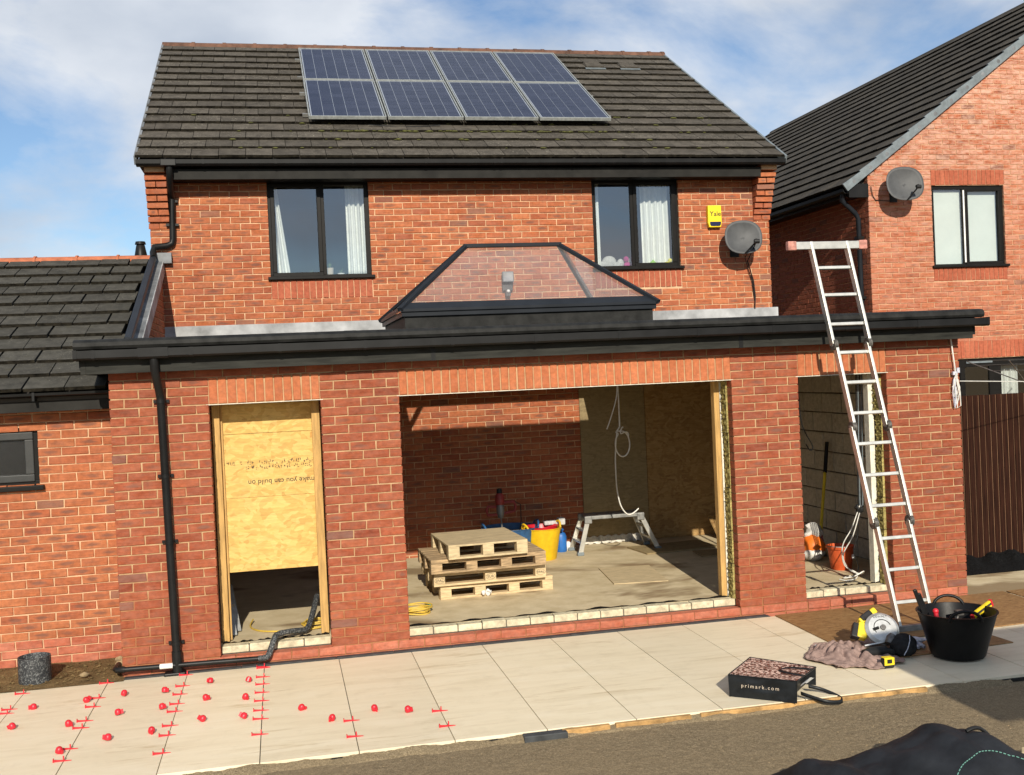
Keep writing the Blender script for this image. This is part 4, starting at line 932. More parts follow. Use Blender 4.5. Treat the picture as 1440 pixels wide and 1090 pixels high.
ndp = put(MB().tube([(9.50, 5.12, 4.63), (9.50, 5.14, 4.54), (9.74, 5.20, 4.36), (9.79, 5.21, 4.28), (9.79, 5.21, -.1)], .036, 12), 'downpipe', 'anthracite', nb, smooth=40)
for z in (3.98, 3.1): put(MB().box(9.745, 9.838, 5.15, 5.27, z, z+.04), 'pipe_clip', 'black_upvc', ndp)
wn = window(nb, NW, NBY, 1, mull=.46)
put(MB().box(11.405, 11.43, NBY+.030, NBY+.034, 3.59, 4.66), 'draught_strip', 'white_plastic', wn)
put(MB().box(NW[0]+.03, 11.40, NBY+.105, NBY+.112, 3.56, 4.66), 'blind', 'blind', wn); put(MB().box(11.47, NW[1]-.06, NBY+.113, NBY+.12, 3.56, 4.66), 'blind', 'blind', wn)
pd = put(MB().box(10.6, 13.6, NBY+.04, NBY+.10, 2.03, 2.15).box(11.26, 11.34, NBY+.04, NBY+.1, -.2, 2.03).box(11.75, 11.95, NBY+.04, NBY+.1, -.2, 2.03).box(12.5, 12.72, NBY+.04, NBY+.1, -.2, 2.03).box(10.6, 10.68, NBY+.04, NBY+.1, -.2, 2.03), 'patio_door', 'frame_black', nb, bevel=.004)
for a, b in ((11.34, 11.75), (11.95, 12.5), (12.72, 13.5)): put(MB().add([(a, NBY+.06, -.2), (b, NBY+.06, -.2), (b, NBY+.06, 2.03), (a, NBY+.06, 2.03)], [(0, 1, 2, 3)]), 'pane', 'glass', pd)
put(MB().box(11.36, 11.80, NBY+.028, NBY+.036, 2.085, 2.115).box(12.56, 12.9, NBY+.028, NBY+.036, 1.86, 1.885), 'trickle_vent', 'verge_grey', pd)
curtain(12.02, 12.34, NBY+.2, -.1, 2.05, 'pale curtain inside the neighbour patio door above the fence', nf=6)['group'] = 'curtains next door'

# ================================================================== wall fittings
t = thing('alarm_box', 'yellow burglar alarm box with dark base on the upper wall', 'alarm box', (6.905, D, 4.14))
put(MB().extr([(6.815, 4.275), (6.995, 4.275), (6.998, 4.05), (6.985, 3.995), (6.825, 3.995), (6.812, 4.05)], 'y', D-.065, D-.002), 'cover', 'alarm_yellow', t, bevel=.008)
put(MB().extr([(6.835, 4.066), (6.985, 4.066), (6.982, 4.028), (6.965, 4.01), (6.85, 4.01), (6.835, 4.03)], 'y', D-.070, D-.0655), 'strobe', 'navy', t, bevel=.002)
text('Yale', .088, 'ink', t, Matrix.Translation((6.912, D-.0662, 4.165)) @ FRONT, space=1.0, bold=.001)
def dish(c, wally, label, rx=.255, rz=.235):
    t = thing('satellite_dish', label, 'satellite dish', (c[0], wally, c[2]), group='satellite dishes')
    nrm = Vector((-.16, -.95, .2)).normalized(); ux = nrm.cross(Vector((0, 0, 1))).normalized()*-1; uz = nrm.cross(ux).normalized(); uz = uz if uz.z > 0 else -uz; C = Vector(c)
    mb = MB(); o = []
    for j in range(8):
        rr = j/7
        for k in range(36):
            a = 2*math.pi*k/36; sq = 1-.06*math.cos(2*a)**2
            o.append(tuple(C+ux*(rx*rr*sq*math.cos(a))+uz*(rz*rr*sq*math.sin(a))+nrm*(.055*(rr*rr-1))))
    mb.add(o, [(j*36+k, j*36+(k+1) % 36, (j+1)*36+(k+1) % 36, (j+1)*36+k) for j in range(7) for k in range(36)])
    put(mb, 'reflector', 'dish', t, smooth=60, solid=.006)
    b0 = C-uz*(rz*.93)-nrm*.0; l = C-uz*.12+nrm*.17+ux*.11
    put(MB().tube([tuple(b0), tuple(lerp(b0, l, .5)), tuple(l)], .011, 8), 'arm', 'dark_plastic', t, smooth=40)
    put(MB().tube([tuple(l-ux*.03), tuple(l+ux*.035)], .028, 12).tube([tuple(l+uz*.02), tuple(l-nrm*.06+uz*.03)], .02, 10), 'receiver', 'dark_plastic', t, smooth=40)
    wc = Vector((c[0], wally, c[2]-.02))
    put(MB().tube([tuple(C-nrm*.06), tuple(wc+Vector((0, -.05, -.06))), tuple(wc+Vector((0, -.004, -.10)))], .02, 10).box(wc.x-.06, wc.x+.06, wally-.008, wally, wc.z-.2, wc.z), 'mount', 'dark_plastic', t, smooth=40)
    return t, l
t, l = dish((7.18, D-.30, 3.835), D, 'grey satellite dish beside the yellow alarm box')
put(MB().tube([tuple(l), (7.33, D-.06, 3.55), (7.42, D-.02, 3.3), (7.44, D-.015, 3.1), (7.42, D-.03, 2.94)], .008, 6), 'lead', 'dark_plastic', t, smooth=60)
put(MB().tube([(l[0]-.02, l[1], l[2]), (7.30, D-.05, 3.6), (7.40, D-.015, 3.3), (7.43, D-.015, 3.05)], .005, 6), 'lead', 'dark_plastic', t, smooth=60)
t, l = dish((10.24, NBY-.32, 4.705), NBY, 'grey satellite dish under the neighbour roof verge', .29, .27)
put(MB().tube([(9.95, NBY-.01, 4.52), (9.90, NBY-.02, 4.58), (9.87, NBY-.03, 4.72)], .006, 6).tube([(9.95, NBY-.01, 4.52), (10.2, NBY-.03, 4.50)], .006, 6), 'lead', 'dark_plastic', t)
t = thing('floodlight', 'small grey floodlight with sensor on the wall behind the lantern', 'floodlight', (4.16, D, 3.38))
put(MB().box(4.085, 4.225, D-.11, D-.05, 3.36, 3.49), 'housing', 'verge_grey', t, bevel=.008); put(MB().box(4.097, 4.213, D-.114, D-.1105, 3.372, 3.478), 'lens', 'lead', t)
put(MB().box(4.09, 4.22, D-.05, D-.002, 3.26, 3.38).box(4.125, 4.185, D-.08, D-.002, 3.19, 3.26), 'bracket', 'dish', t, bevel=.006); put(MB().ball((4.155, D-.085, 3.25), .022), 'sensor', 'white_plastic', t, smooth=60)
t = thing('cable_bundle', 'tangled bundle of white cables hanging from the soffit at the end pier', 'cable', (7.68, 0, 2.3))
mb = MB().tube([(7.655, -.03, 2.39), (7.668, -.03, 2.28), (7.68, -.035, 2.15), (7.685, -.04, 2.06)], .007, 6)
put(mb, 'drop_cable', 'cable_white', t, smooth=60)
for k in range(11):
    a = random.uniform(-.07, .08); z1 = random.uniform(1.72, 1.95); xx = 7.685
    put(MB().tube([(xx+random.uniform(-.01, .01), -.03-.003*k, 2.06), (xx+a*.6, -.035, 1.99), (xx+a, -.03-.002*k, (2+z1)/2), (xx+a*.8+random.uniform(-.02, .02), -.03, z1), (xx+a*.3, -.03, z1-.02), (xx+a*.2, -.028, 1.93)], .0045, 5), 'loop', 'cable_white' if k % 4 else 'glove_grey', t, smooth=60)
put(MB().box(7.655, 7.705, -.05, -.02, 2.04, 2.075).box(7.695, 7.725, -.055, -.035, 2.06, 2.11), 'connector', 'glove_grey', t, bevel=.004)
wl = tag(put(MB().tube([(7.75, .05, 1.98), (10.6, 1.2, 1.84)], .004, 5), 'washing_line', 'cable_white'), 'thin white washing line stretched above the brown fence', 'line')
t = thing('rotary_dryer', 'grey rotary washing line frame behind the brown fence', 'dryer', (11.3, 3.8, -.1))
put(MB().tube([(11.5, 3.9, -.1), (11.5, 3.9, 1.95)], .018, 10), 'post', 'steel_dark', t)
for a in (.6, 2.2, 3.8, 5.4): put(MB().tube([(11.5, 3.9, 1.78), (11.5+.8*math.cos(a), 3.9+.8*math.sin(a), 2.12)], .008, 6), 'arm', 'steel_dark', t)
for q in (.45, .65, .8): put(MB().tube([(11.5+q*math.cos(a), 3.9+q*math.sin(a), 1.78+.425*q) for a in (.6, 2.2, 3.8, 5.4, 6.88)], .0018, 4), 'line', 'steel_dark', t)

# ================================================================== fence
fe = thing('fence', 'dark brown vertical board fence beside the extension', 'fence', (9.6, 1.5, -.15))
x = 8.30; FYf = 1.5
while x < 11.6:
    put(MB().box(x, x+.062, FYf+random.uniform(0, .004), FYf+.02, -.12, 1.765+random.uniform(-.004, .004)), 'board', 'fence', fe, bevel=.003)
    put(MB().box(x+.0625, x+.0725, FYf+.012, FYf+.024, -.12, 1.762), 'lit_edge_strip', 'fence_lit_edge', fe); x += .073  # pale strips in the gaps paint the sunlit edges of the boards
for z in (.25, 1.5): put(MB().box(8.3, 12.0, FYf+.025, FYf+.06, z, z+.08), 'rail', 'fence', fe)
tag(put(MB().box(8.62, 8.72, FYf+.10, FYf+.16, -.1, 2.03), 'leaning_board', 'pallet_pale'), 'pale timber offcut poking up behind the fence end', 'timber')
dm = bumpy(8.0, 12.0, 0, .62, 0, 160, 28, .05, 6.0); dm.v = [(x_, FYf-.02-y_, -.10+(.065+.02*math.sin(x_*9)+.02*math.sin(x_*23+y_*11))*(1-(y_/.62))**1.2+abs(z_)*.8*(1-y_/.62)+random.uniform(0, .016)*(1-y_/.62)) for x_, y_, z_ in dm.v]
tag(put(dm, 'membrane_heap', 'membrane', smooth=50), 'heap of black plastic membrane along the foot of the fence', 'membrane')

# ================================================================== inside the wide opening
FZ = .06
def osb_sheet(x0, x1, z0, z1, y, mat, label):
    return tag(put(MB().box(x0, x1, y-.018, y, z0, z1), 'osb_sheet', mat, bevel=.002), label, 'board', 'boards over the old doorway')
osb_sheet(5.01, 5.862, .15, 2.236, D-.004, 'osb_grey', 'grey weathered board on the back wall behind the folding platform')
osb_sheet(5.868, 7.15, FZ+.002, 2.236, D-.004, 'osb_old', 'large brown strand board covering the back wall next to the grey board')
tag(put(MB().grid(lambda u, v: (5.0+.86*u, D-.03-.03*v*(1+.4*math.sin(u*40)), FZ+.004+.088*(1-v)+.008*math.sin(u*57)), 60, 4), 'mortar_fillet', 'render_white', smooth=60), 'rough white mortar strip at the foot of the grey board', 'mortar')
tag(put(MB().grid(lambda u, v: (3.55+1.0*u, D-.012-.02*math.sin(u*9), 2.235-.045*v*(.5+.5*math.sin(u*31)*math.sin(u*13+1))), 40, 3), 'torn_plaster', 'render_white', smooth=60), 'ragged white plaster remains along the top of the back wall', 'plaster')
# pallets
def pallet(loc, rz, wx, dy, mat, label, top='slats', stamps=False, front=3):
    t = thing('wooden_pallet', label, 'pallet', loc, rz, 'stacked pallets', local=True); h = .138
    nb_ = 7 if top == 'slats' else 1
    if top == 'slats':
        bw = dy/nb_-.014
        for i in range(nb_): put(MB().box(0, wx, i*dy/nb_, i*dy/nb_+bw, h-.020, h+random.uniform(-.001, .002)), 'deck_board', mat, t, bevel=.002)
    else: put(MB().box(0, wx, 0, dy, h-.018, h), 'deck_sheet', mat, t, bevel=.002)
    for y in (0, dy/2-.05, dy-.1):
        put(MB().box(.0, wx, y+.001, y+.099, 0, .020), 'base_board', mat, t, bevel=.002)
        if top == 'slats': put(MB().box(.002, wx-.002, y+.002, y+.097, h-.040, h-.0205), 'stringer', mat, t, bevel=.002)
        for i in range(front):
            bx = (wx-.11)*i/(front-1)
            b = put(MB().box(bx, bx+.11, y+(.0 if y == 0 else .002), y+.098, .0205, h-(.041 if top == 'slats' else .0185)), 'block', mat, t, bevel=.003)
            if stamps and y == 0: text(['EPAL', 'EUR', 'EPAL'][i], .036, 'ink', b, Matrix.Translation((bx+.055, -.0008, .058)) @ FRONT, extrude=.0006)
            if stamps and y == 0: put(MB().tube([(bx+.055+.047*math.cos(a), -.0008, .058+.028*math.sin(a)) for a in [k*6.283/18 for k in range(19)]], .0012, 4), 'stamp_ring', 'ink', b)
    return t
pallet((2.80, 1.20, FZ), .05, 1.15, .80, 'pallet_new', 'lowest pale pallet of the stack, resting on the floor', front=4)
pallet((2.735, 1.16, FZ+.140), .02, 1.13, .82, 'pallet_new', 'stamped pallet second from the bottom of the stack', stamps=True)
pallet((2.70, 1.06, FZ+.281), .03, 1.15, .82, 'pallet_old', 'weathered dark pallet under the topmost pallet', front=4)
pallet((2.865, .985, FZ+.423), .05, .79, .90, 'pallet_pale', 'topmost pale pallet with a solid board deck', top='sheet')
tag(put(MB().grid(lambda u, v: (3.20+.10*u, 1.19-.02*v-.015*math.sin(u*9), FZ+.03+.03*math.sin(u*7)*math.cos(v*5)+.03*v), 8, 8), 'rag', 'white_plastic', smooth=60, solid=.004), 'scrap of white plastic poking from the lowest pallet', 'rag')
def tub(c, r0, r1, h, mat, label, name='tub', handles=True, rz=0, inner=None):
    t = thing(name, label, 'tub', c); cx, cy, cz = c
    put(MB().lathe([(0, .002), (r0*.96, 0), (r0, .012), (r1, h-.012), (r1+.010, h-.006), (r1+.010, h), (r1-.006, h), (r1-.012, h-.02), (r0-.008, .02), (0, .018)], 40, c), 'body', mat, t, smooth=40)
    if handles:
        for s in (0, math.pi):
            a = rz+s; d = Vector((math.cos(a), math.sin(a), 0)); e = Vector((-d.y, d.x, 0)); C = Vector(c)+d*(r1)+Vector((0, 0, h-.03)); pts = []
            for k in range(13):
                q = math.pi*k/12; pts.append(tuple(C+e*(math.cos(q)*r1*.40)+Vector((0, 0, math.sin(q)*.085))-d*(.012*abs(math.cos(q))**2*2)))
            put(MB().tube(pts, .0125, 8), 'handle', mat, t, smooth=60)
    if inner: put(MB().lathe([(0, 0), (r1*.93, 0)], 30, (cx, cy, cz+h*.8)), 'contents', inner, t)
    return t
tub((3.92, 3.10, FZ), .24, .33, .39, 'blue_tub', 'blue flexible tub with the paddle mixer standing in it', inner='plaster')
tub((4.27, 3.0, FZ), .165, .225, .37, 'yellow_plastic', 'yellow flexible tub on the floor behind the pallets', rz=.2)
t = thing('red_tub', 'red liner bucket nested inside the yellow tub', 'bucket', (4.28, 3.0, FZ+.2)); put(MB().lathe([(.0, .0), (.13, 0), (.185, .185), (.195, .19), (.18, .187), (.12, .01), (0, .008)], 24, (4.28, 3.0, FZ+.2)), 'body', 'red_plastic', t, smooth=40)
tag(put(MB().box(4.33, 4.55, 3.08, 3.16, FZ+.375, FZ+.425).box(4.50, 4.58, 3.06, 3.18, FZ+.37, FZ+.45), 'hand_tool', 'plush_grey', bevel=.012), 'grey hand tool lying across the rim of the yellow tub', 'tool')
t = thing('sprayer_bottle', 'blue plastic bottle standing next to the yellow tub', 'bottle', (4.60, 3.38, FZ))
put(MB().lathe([(0, 0), (.06, 0), (.066, .012), (.066, .19), (.05, .225), (.022, .24), (.022, .255), (0, .255)], 24, (4.60, 3.38, FZ), 1, .8), 'body', 'blue_plastic', t, smooth=40)
put(MB().lathe([(0, .255), (.026, .255), (.026, .285), (0, .287)], 16, (4.60, 3.38, FZ)), 'cap', 'blue_plastic', t, smooth=40); put(MB().tube([(4.575, 3.38, FZ+.245), (4.56, 3.38, FZ+.275), (4.60, 3.38, FZ+.30), (4.635, 3.38, FZ+.26)], .008, 6), 'handle', 'blue_plastic', t, smooth=60)
tag(put(MB().ball((4.70, 3.45, FZ+.05), (.05, .05, .06), 12, 8), 'plastic_bag', 'white_plastic', smooth=60), 'small crumpled white bag behind the blue bottle', 'bag')
t = thing('paddle_mixer', 'red and grey paddle mixer standing upright in the blue tub', 'mixer', (3.83, 3.12, FZ+.3))
mx, my = 3.82, 3.12
put(MB().tube([(mx+.03, my+.02, FZ+.05), (mx, my, .56)], .009, 8), 'shaft', 'alu_dull', t, smooth=40)
put(MB().lathe([(0, 0), (.03, 0), (.045, .05), (.05, .13), (.04, .16), (0, .16)], 16, (mx-.005, my, .56)), 'gearbox', 'alu_dull', t, smooth=40)
put(MB().lathe([(0, .0), (.052, .0), (.058, .06), (.05, .11), (.03, .135), (0, .14)], 16, (mx-.008, my, .715)), 'motor', 'mixer_red', t, smooth=40)
put(MB().lathe([(0, 0), (.035, 0), (.03, .05), (0, .055)], 14, (mx-.008, my, .85)), 'cap', 'dark_plastic', t, smooth=40)
put(MB().tube([(mx-.05, my, .69), (mx-.16, my-.02, .70), (mx-.175, my-.02, .66), (mx-.16, my-.02, .60), (mx-.04, my, .60)], .016, 8).tube([(mx+.04, my, .74), (mx+.16, my-.02, .74), (mx+.175, my-.02, .69), (mx+.16, my-.02, .63), (mx+.04, my, .61)], .016, 8), 'handle', 'mixer_red', t, smooth=60)
put(MB().tube([(mx+.17, my, .74), (mx+.24, my, .70), (mx+.26, my+.1, .5), (mx+.25, my+.3, .2), (mx+.3, my+.4, FZ+.01)], .006, 6), 'flex', 'dark_plastic', t, smooth=60)
# folding work platform
t = thing('work_platform', 'folding aluminium work platform standing before the grey board', 'work platform', (5.25, 3.15, FZ))
ptop = .505
put(MB().box(4.83, 5.50, 2.99, 3.30, ptop-.03, ptop+.012), 'deck', 'alu_dull', t, bevel=.006)
for x in (4.98, 5.15, 5.33): put(MB().box(x, x+.02, 2.985, 3.305, ptop+.012, ptop+.016), 'tread_rib', 'alu_dull', t)
for s, xt, xb in ((-1, 4.84, 4.73), (1, 5.49, 5.69)):
    for y in (3.0, 3.285):
        lg = put(MB().bar((xt, y, ptop-.01), (xb, y+(.0 if y < 3.1 else .12), FZ+.02), .055, .024, up=(0, 1, 0)), 'leg', 'alu', t, bevel=.003)
        put(MB().box(xb-.04, xb+.04, y-.025+(.12 if y > 3.1 else 0), y+.025+(.12 if y > 3.1 else 0), FZ+.001, FZ+.04), 'foot', 'verge_grey', lg, bevel=.006)
        put(MB().box(xt-.045, xt+.045, y-.022, y+.022, ptop-.075, ptop+.014), 'joint', 'alu_dull', t, bevel=.01)
    for q in (.35, .68): a = xt+(xb-xt)*q; z = ptop-.01+(FZ+.02-ptop)*q; put(MB().box(a-.025, a+.025, 3.0, 3.285+.12*q, z-.012, z+.012), 'rung', 'alu', t)
tag(put(MB().box(0, .56, 0, .90, 0, .009), 'plywood_offcut', 'pallet_pale', mw=Matrix.Translation((4.57, 1.20, FZ+.003)) @ Matrix.Rotation(-.12, 4, 'Z')), 'thin plywood offcut lying flat on the sunlit floor', 'board')
tag(put(MB().box(0, .95, 0, .55, 0, .015), 'floor_board', 'osb_grey', mw=Matrix.Translation((5.45, 2.70, FZ+.003)) @ Matrix.Rotation(.12, 4, 'Z')), 'board lying on the shaded floor by the back wall', 'board')
tag(put(MB().box(0, .6, 0, .4, 0, .014), 'floor_board', 'osb_grey', mw=Matrix.Translation((5.95, 2.25, FZ+.003)) @ Matrix.Rotation(-.1, 4, 'Z')), 'smaller board on the shaded floor nearer the timber post', 'board')
tag(put(MB().box(0, .45, 0, .018, 0, .30), 'leaning_offcut', 'osb_old', mw=Matrix.Translation((6.62, 3.35, FZ+.02)) @ Matrix.Rotation(.5, 4, 'Z') @ Matrix.Rotation(-.5, 4, 'X')), 'board offcut leaning against the brown board at the far corner', 'board')
# hanging cable
t = thing('hanging_cable', 'white cable hanging from the ceiling, knotted in a loop', 'cable', (5.12, 2.5, 2.2))
cpts = [(5.115, 2.5, 2.24), (5.117, 2.5, 1.95), (5.118, 2.5, 1.62), (5.105, 2.49, 1.57), (5.07, 2.49, 1.52)]
for k in range(13):
    a = 2.2+k*6.283/12; cpts.append((5.145+.085*math.cos(a)*1.05, 2.485+.004*k, 1.385+.145*math.sin(a)))
cpts += [(5.065, 2.54, 1.25), (5.062, 2.54, 1.0), (5.07, 2.54, .84), (5.10, 2.53, .68), (5.16, 2.52, .585), (5.22, 2.52, .575), (5.28, 2.52, .61), (5.31, 2.52, .635)]
def smoothpts(p, n=4):
    o = []
    for i in range(len(p)-1):
        a, b, c, d = [np.array(p[max(0, min(len(p)-1, i+k))]) for k in (-1, 0, 1, 2)]
        for q in range(n):
            s = q/n; o.append(tuple(.5*((2*b)+(-a+c)*s+(2*a-5*b+4*c-d)*s*s+(-a+3*b-3*c+d)*s**3)))
    return o+[p[-1]]
put(MB().tube(smoothpts(cpts), .0085, 6), 'cable', 'cable_white', t, smooth=60)
kn = [(5.118+.03*math.cos(k*.9)+.012*k*.7, 2.48-.002*k, 1.57-.012*k+.02*math.sin(k*1.3)) for k in range(9)]; put(MB().tube(smoothpts(kn), .008, 6), 'knot', 'cable_white', t, smooth=60)
put(MB().tube(smoothpts([(5.11, 2.5, 2.24), (5.10, 2.5, 1.95), (5.03, 2.5, 1.72), (4.965, 2.5, 1.56)]), .007, 6), 'tail', 'cable_white', t, smooth=60)
def coil(name, label, c, r, n, mat, rad=.007, plug=None):
    t = thing(name, label, 'cable', c)
    for k in range(n):
        ph = random.uniform(0, 6); e = random.uniform(.85, 1.12)
        put(MB().tube([(c[0]+r*e*math.cos(a+ph)*(1+.08*math.sin(3*a+k)), c[1]+r*e*.9*math.sin(a+ph), c[2]+.012+.013*k+.006*math.sin(2*a+k)) for a in [q*6.283/26 for q in range(27)]], rad, 6), 'loop', mat, t, smooth=60)
    return t
t = coil('extension_lead', 'coiled yellow extension lead with green plug beside the door pier', (2.50, .72, FZ), .13, 5, 'cable_yellow')
put(MB().tube([(2.60, .86, FZ+.03), (2.66, .87, FZ+.03)], .022, 10), 'plug', 'green_plastic', t, smooth=40)
# behind the boarded door: pipe, lead, leaning frames
t = thing('waste_pipe', 'black plastic waste pipe run along the wall foot into the boarded doorway', 'pipe', (.6, -.07, -.05))
put(MB().tube([(-.03, -.075, -.005), (.6, -.08, -.012), (1.13, -.075, -.022)], .021, 12), 'pipe_run', 'black_upvc', t, smooth=40)
put(MB().tube([(-.05, .16, -.02), (-.045, -.04, -.004), (-.03, -.075, -.004), (.03, -.076, -.005)], .0255, 12), 'elbow', 'black_upvc', t, smooth=50)
put(MB().tube(smoothpts([(1.08, -.075, -.022), (1.15, -.07, -.016), (1.18, -.04, .03), (1.215, .03, .105), (1.235, .08, .125), (1.29, .13, .128)]), .0255, 12), 'bend', 'pipe_scuffed', t, smooth=50)
put(MB().tube(smoothpts([(1.28, .13, .128), (1.38, .2, .12), (1.48, .28, .10)]), .0235, 12), 'pipe_run', 'pipe_scuffed', t, smooth=50)
put(MB().tube(smoothpts([(1.47, .27, .10), (1.505, .33, .115), (1.55, .50, .19), (1.60, .72, .30)]), .0255, 12), 'pipe_run', 'pipe_scuffed', t, smooth=50)
put(MB().tube([(.30, -.079, -.009), (.40, -.0795, -.0098)], .0215, 12, cap=False), 'pipe_label', 'white_plastic', t, smooth=40)
t = coil('yellow_flex', 'yellow flex lying on the floor inside the boarded doorway', (1.58, .62, FZ), .12, 3, 'cable_yellow', .006)
put(MB().tube(smoothpts([(1.02, .95, .09), (1.0, .75, .07), (1.08, .55, .07), (1.25, .45, .072), (1.5, .42, .072), (1.66, .45, .08)]), .007, 6), 'trail', 'cable_yellow', t, smooth=60)
t = thing('folded_steps', 'grey metal steps leaning just inside the boarded doorway', 'steps', (.8, .6, FZ))
for a, b in (((.80, .70, .50), (.87, .45, FZ+.01)), ((.83, .80, .45), (.90, .60, FZ+.01))): put(MB().bar(a, b, .05, .02), 'stile', 'alu_dull', t)
put(MB().bar((.83, .62, .30), (.86, .72, .28), .03, .02), 'tread', 'alu_dull', t)

# ================================================================== inside the narrow doorway
t = thing('plaster_sack', 'orange and white sack slumped against the block wall', 'sack', (6.98, 1.60, FZ))
def lump(c, r, nz=.12, n=18, m=12, seed=1, flat=.0):
    rg = np.random.RandomState(seed); mb = MB().ball((0, 0, 0), (1, 1, 1), n, m); ph = rg.uniform(0, 6, 9)
    mb.v = [(c[0]+r[0]*x*(1+nz*math.sin(5*z+ph[0]+3*y)+nz*.6*math.sin(9*x+ph[1]+4*z)), c[1]+r[1]*y*(1+nz*math.sin(6*x+ph[2])), c[2]+max(-r[2]*(1-flat), r[2]*z*(1+nz*math.sin(4*x+5*y+ph[3])))) for x, y, z in mb.v]; return mb
put(lump((6.98, 1.60, FZ+.13), (.13, .12, .15), .08, seed=2, flat=.12), 'body', 'sack_orange', t, smooth=60)
put(lump((6.965, 1.575, FZ+.07), (.125, .12, .08), .08, seed=5, flat=.12), 'base_band', 'sack_white', t, smooth=60)
put(lump((7.01, 1.63, FZ+.29), (.10, .09, .10), .22, seed=3), 'crumpled_top', 'sack_white', t, smooth=60)
put(lump((7.06, 1.66, FZ+.2), (.07, .09, .12), .2, seed=8), 'side_fold', 'mixer_red', t, smooth=60)
t = thing('orange_bucket', 'orange red bucket with mortar stains inside the narrow doorway', 'bucket', (6.98, 1.0, FZ))
put(MB().lathe([(0, .004), (.098, 0), (.105, .01), (.132, .215), (.145, .22), (.148, .245), (.138, .247), (.13, .22), (.098, .02), (0, .016)], 32, (6.98, 1.0, FZ)), 'body', 'orange_plastic', t, smooth=40)
put(MB().tube([(6.98+.143*math.cos(a), 1.0+.143*math.sin(a)*.98, FZ+.232+.018*math.sin(a*.5)) for a in [k*3.1416/14+math.pi for k in range(15)]], .005, 6), 'bail_handle', 'alu_dull', t, smooth=60); put(MB().box(7.035, 7.062, .868, .874, FZ+.12, FZ+.165), 'sticker', 'white_plastic', t)
t = thing('shovel_handle', 'yellow long handled tool with black grip leaning on the block wall', 'tool', (7.1, 1.7, FZ))
put(MB().tube([(7.13, 1.75, FZ+.02), (7.42, 2.02, 1.26)], .017, 10), 'shaft', 'tool_yellow', t, smooth=40); put(MB().tube([(7.35, 1.955, .96), (7.427, 2.027, 1.30)], .022, 10), 'grip', 'dark_plastic', t, smooth=40)
put(MB().grid(lambda u, v: (7.06+.14*u, 1.70+.1*v+.02*math.cos(u*3.1), FZ+.004+.10*v), 6, 4), 'blade', 'steel_dark', t, solid=.004)
t = thing('wall_conduit', 'grey conduit with cables fixed inside the narrow doorway', 'conduit', (6.12, .33, 1.2))
put(MB().tube([(6.20, .42, 2.22), (6.205, .42, .78)], .014, 8), 'pipe', 'verge_grey', t, smooth=40)
put(MB().tube(smoothpts([(6.33, .5, 2.22), (6.32, .5, 1.9), (6.35, .5, 1.6), (6.46, .52, 1.4), (6.42, .5, 1.36), (6.38, .5, 1.42)]), .006, 6), 'cable', 'dark_plastic', t, smooth=60)
t = thing('cable_tail', 'loose white and black cables trailing down to the doorway floor', 'cable', (6.9, .45, FZ))
for k in range(4): put(MB().tube(smoothpts([(6.86+.02*k, .34, 2.2), (6.85+.02*k, .36, 1.5), (6.84+.015*k, .36, .8)]), .006, 6), 'drop', 'verge_grey' if k % 2 else 'dark_plastic', t, smooth=60)
put(MB().tube(smoothpts([(6.85, .36, .8), (6.78, .4, .58), (6.70, .45, .40), (6.74, .5, .20), (6.86, .5, .12), (6.82, .42, FZ+.02), (6.70, .38, FZ+.012), (6.66, .46, FZ+.012)]), .006, 6), 'loop', 'cable_white', t, smooth=60)
put(MB().tube(smoothpts([(6.86, .37, .75), (6.80, .42, .5), (6.73, .5, .3), (6.82, .55, .14), (6.92, .5, .10), (6.90, .42, .14), (6.80, .42, .10), (6.72, .5, FZ+.012), (6.86, .6, FZ+.01)]), .006, 6), 'loop', 'cable_white', t, smooth=60)
put(lump((6.86, .38, .77), (.04, .03, .045), .3, seed=4), 'knot', 'dark_plastic', t, smooth=60); put(MB().tube(smoothpts([(6.86, .4, .75), (6.90, .5, .5), (6.82, .45, .35), (6.92, .55, .15), (6.9, .6, FZ+.01)]), .005, 6), 'loop', 'dark_plastic', t, smooth=60)

# ================================================================== ladder
ld = thing('ladder', 'tall aluminium folding ladder leaning on the extension roof', 'ladder', (6.53, -1.03, -.09))
def lp(side, z):                                               # stile centre line at height z
    q = (z+.09)/3.38; xl = 6.373+(6.215-6.373)*q; xr = 6.715+(6.553-6.715)*q; bow = 0
    return Vector((xl if side == 0 else xr, -1.03+.278*(z+.09), z))
HZ = (2.375, 1.635, .81)
segs = [(3.33, 2.375), (2.375, 1.635), (1.635, .81), (.81, -.075)]
for sd in (0, 1):
    for k, (a, b) in enumerate(segs):
        off = Vector((.012 if k % 2 else -.012, 0, 0))*(1 if sd == 0 else -1)
        put(MB().bar(lp(sd, a)+off, lp(sd, b)+off, .026, .066, up=(0, 1, .28)), 'stile', 'alu', ld, bevel=.003)
    for z in HZ:
        c = lp(sd, z); put(MB().tube([tuple(c+Vector((-.019, 0, 0))), tuple(c+Vector((.019, 0, 0)))], .050, 18), 'hinge', 'hinge', ld, smooth=40)
        put(MB().tube([tuple(c+Vector((-.024, 0, 0))), tuple(c+Vector((.024, 0, 0)))], .018, 10), 'hinge_pin', 'alu_dull', ld, smooth=40)
for z in (3.086, 2.831, 2.56, 2.299, 2.029, 1.756, 1.487, 1.216, .954, .678, .418, .15):
    a, b = lp(0, z), lp(1, z); put(MB().bar(a+Vector((.005, 0, 0)), b-Vector((.005, 0, 0)), .03, .03, up=(0, .28, 1)), 'rung', 'alu', ld, bevel=.004)
tb = put(MB().bar((5.99, -.09, 3.30), (6.735, -.09, 3.30), .045, .07), 'top_bar', 'alu', ld, bevel=.004)
for x in (5.965, 6.68): put(MB().box(x, x+.085, -.118, -.062, 3.258, 3.342), 'bar_cap', 'pink_plastic', tb, bevel=.008)
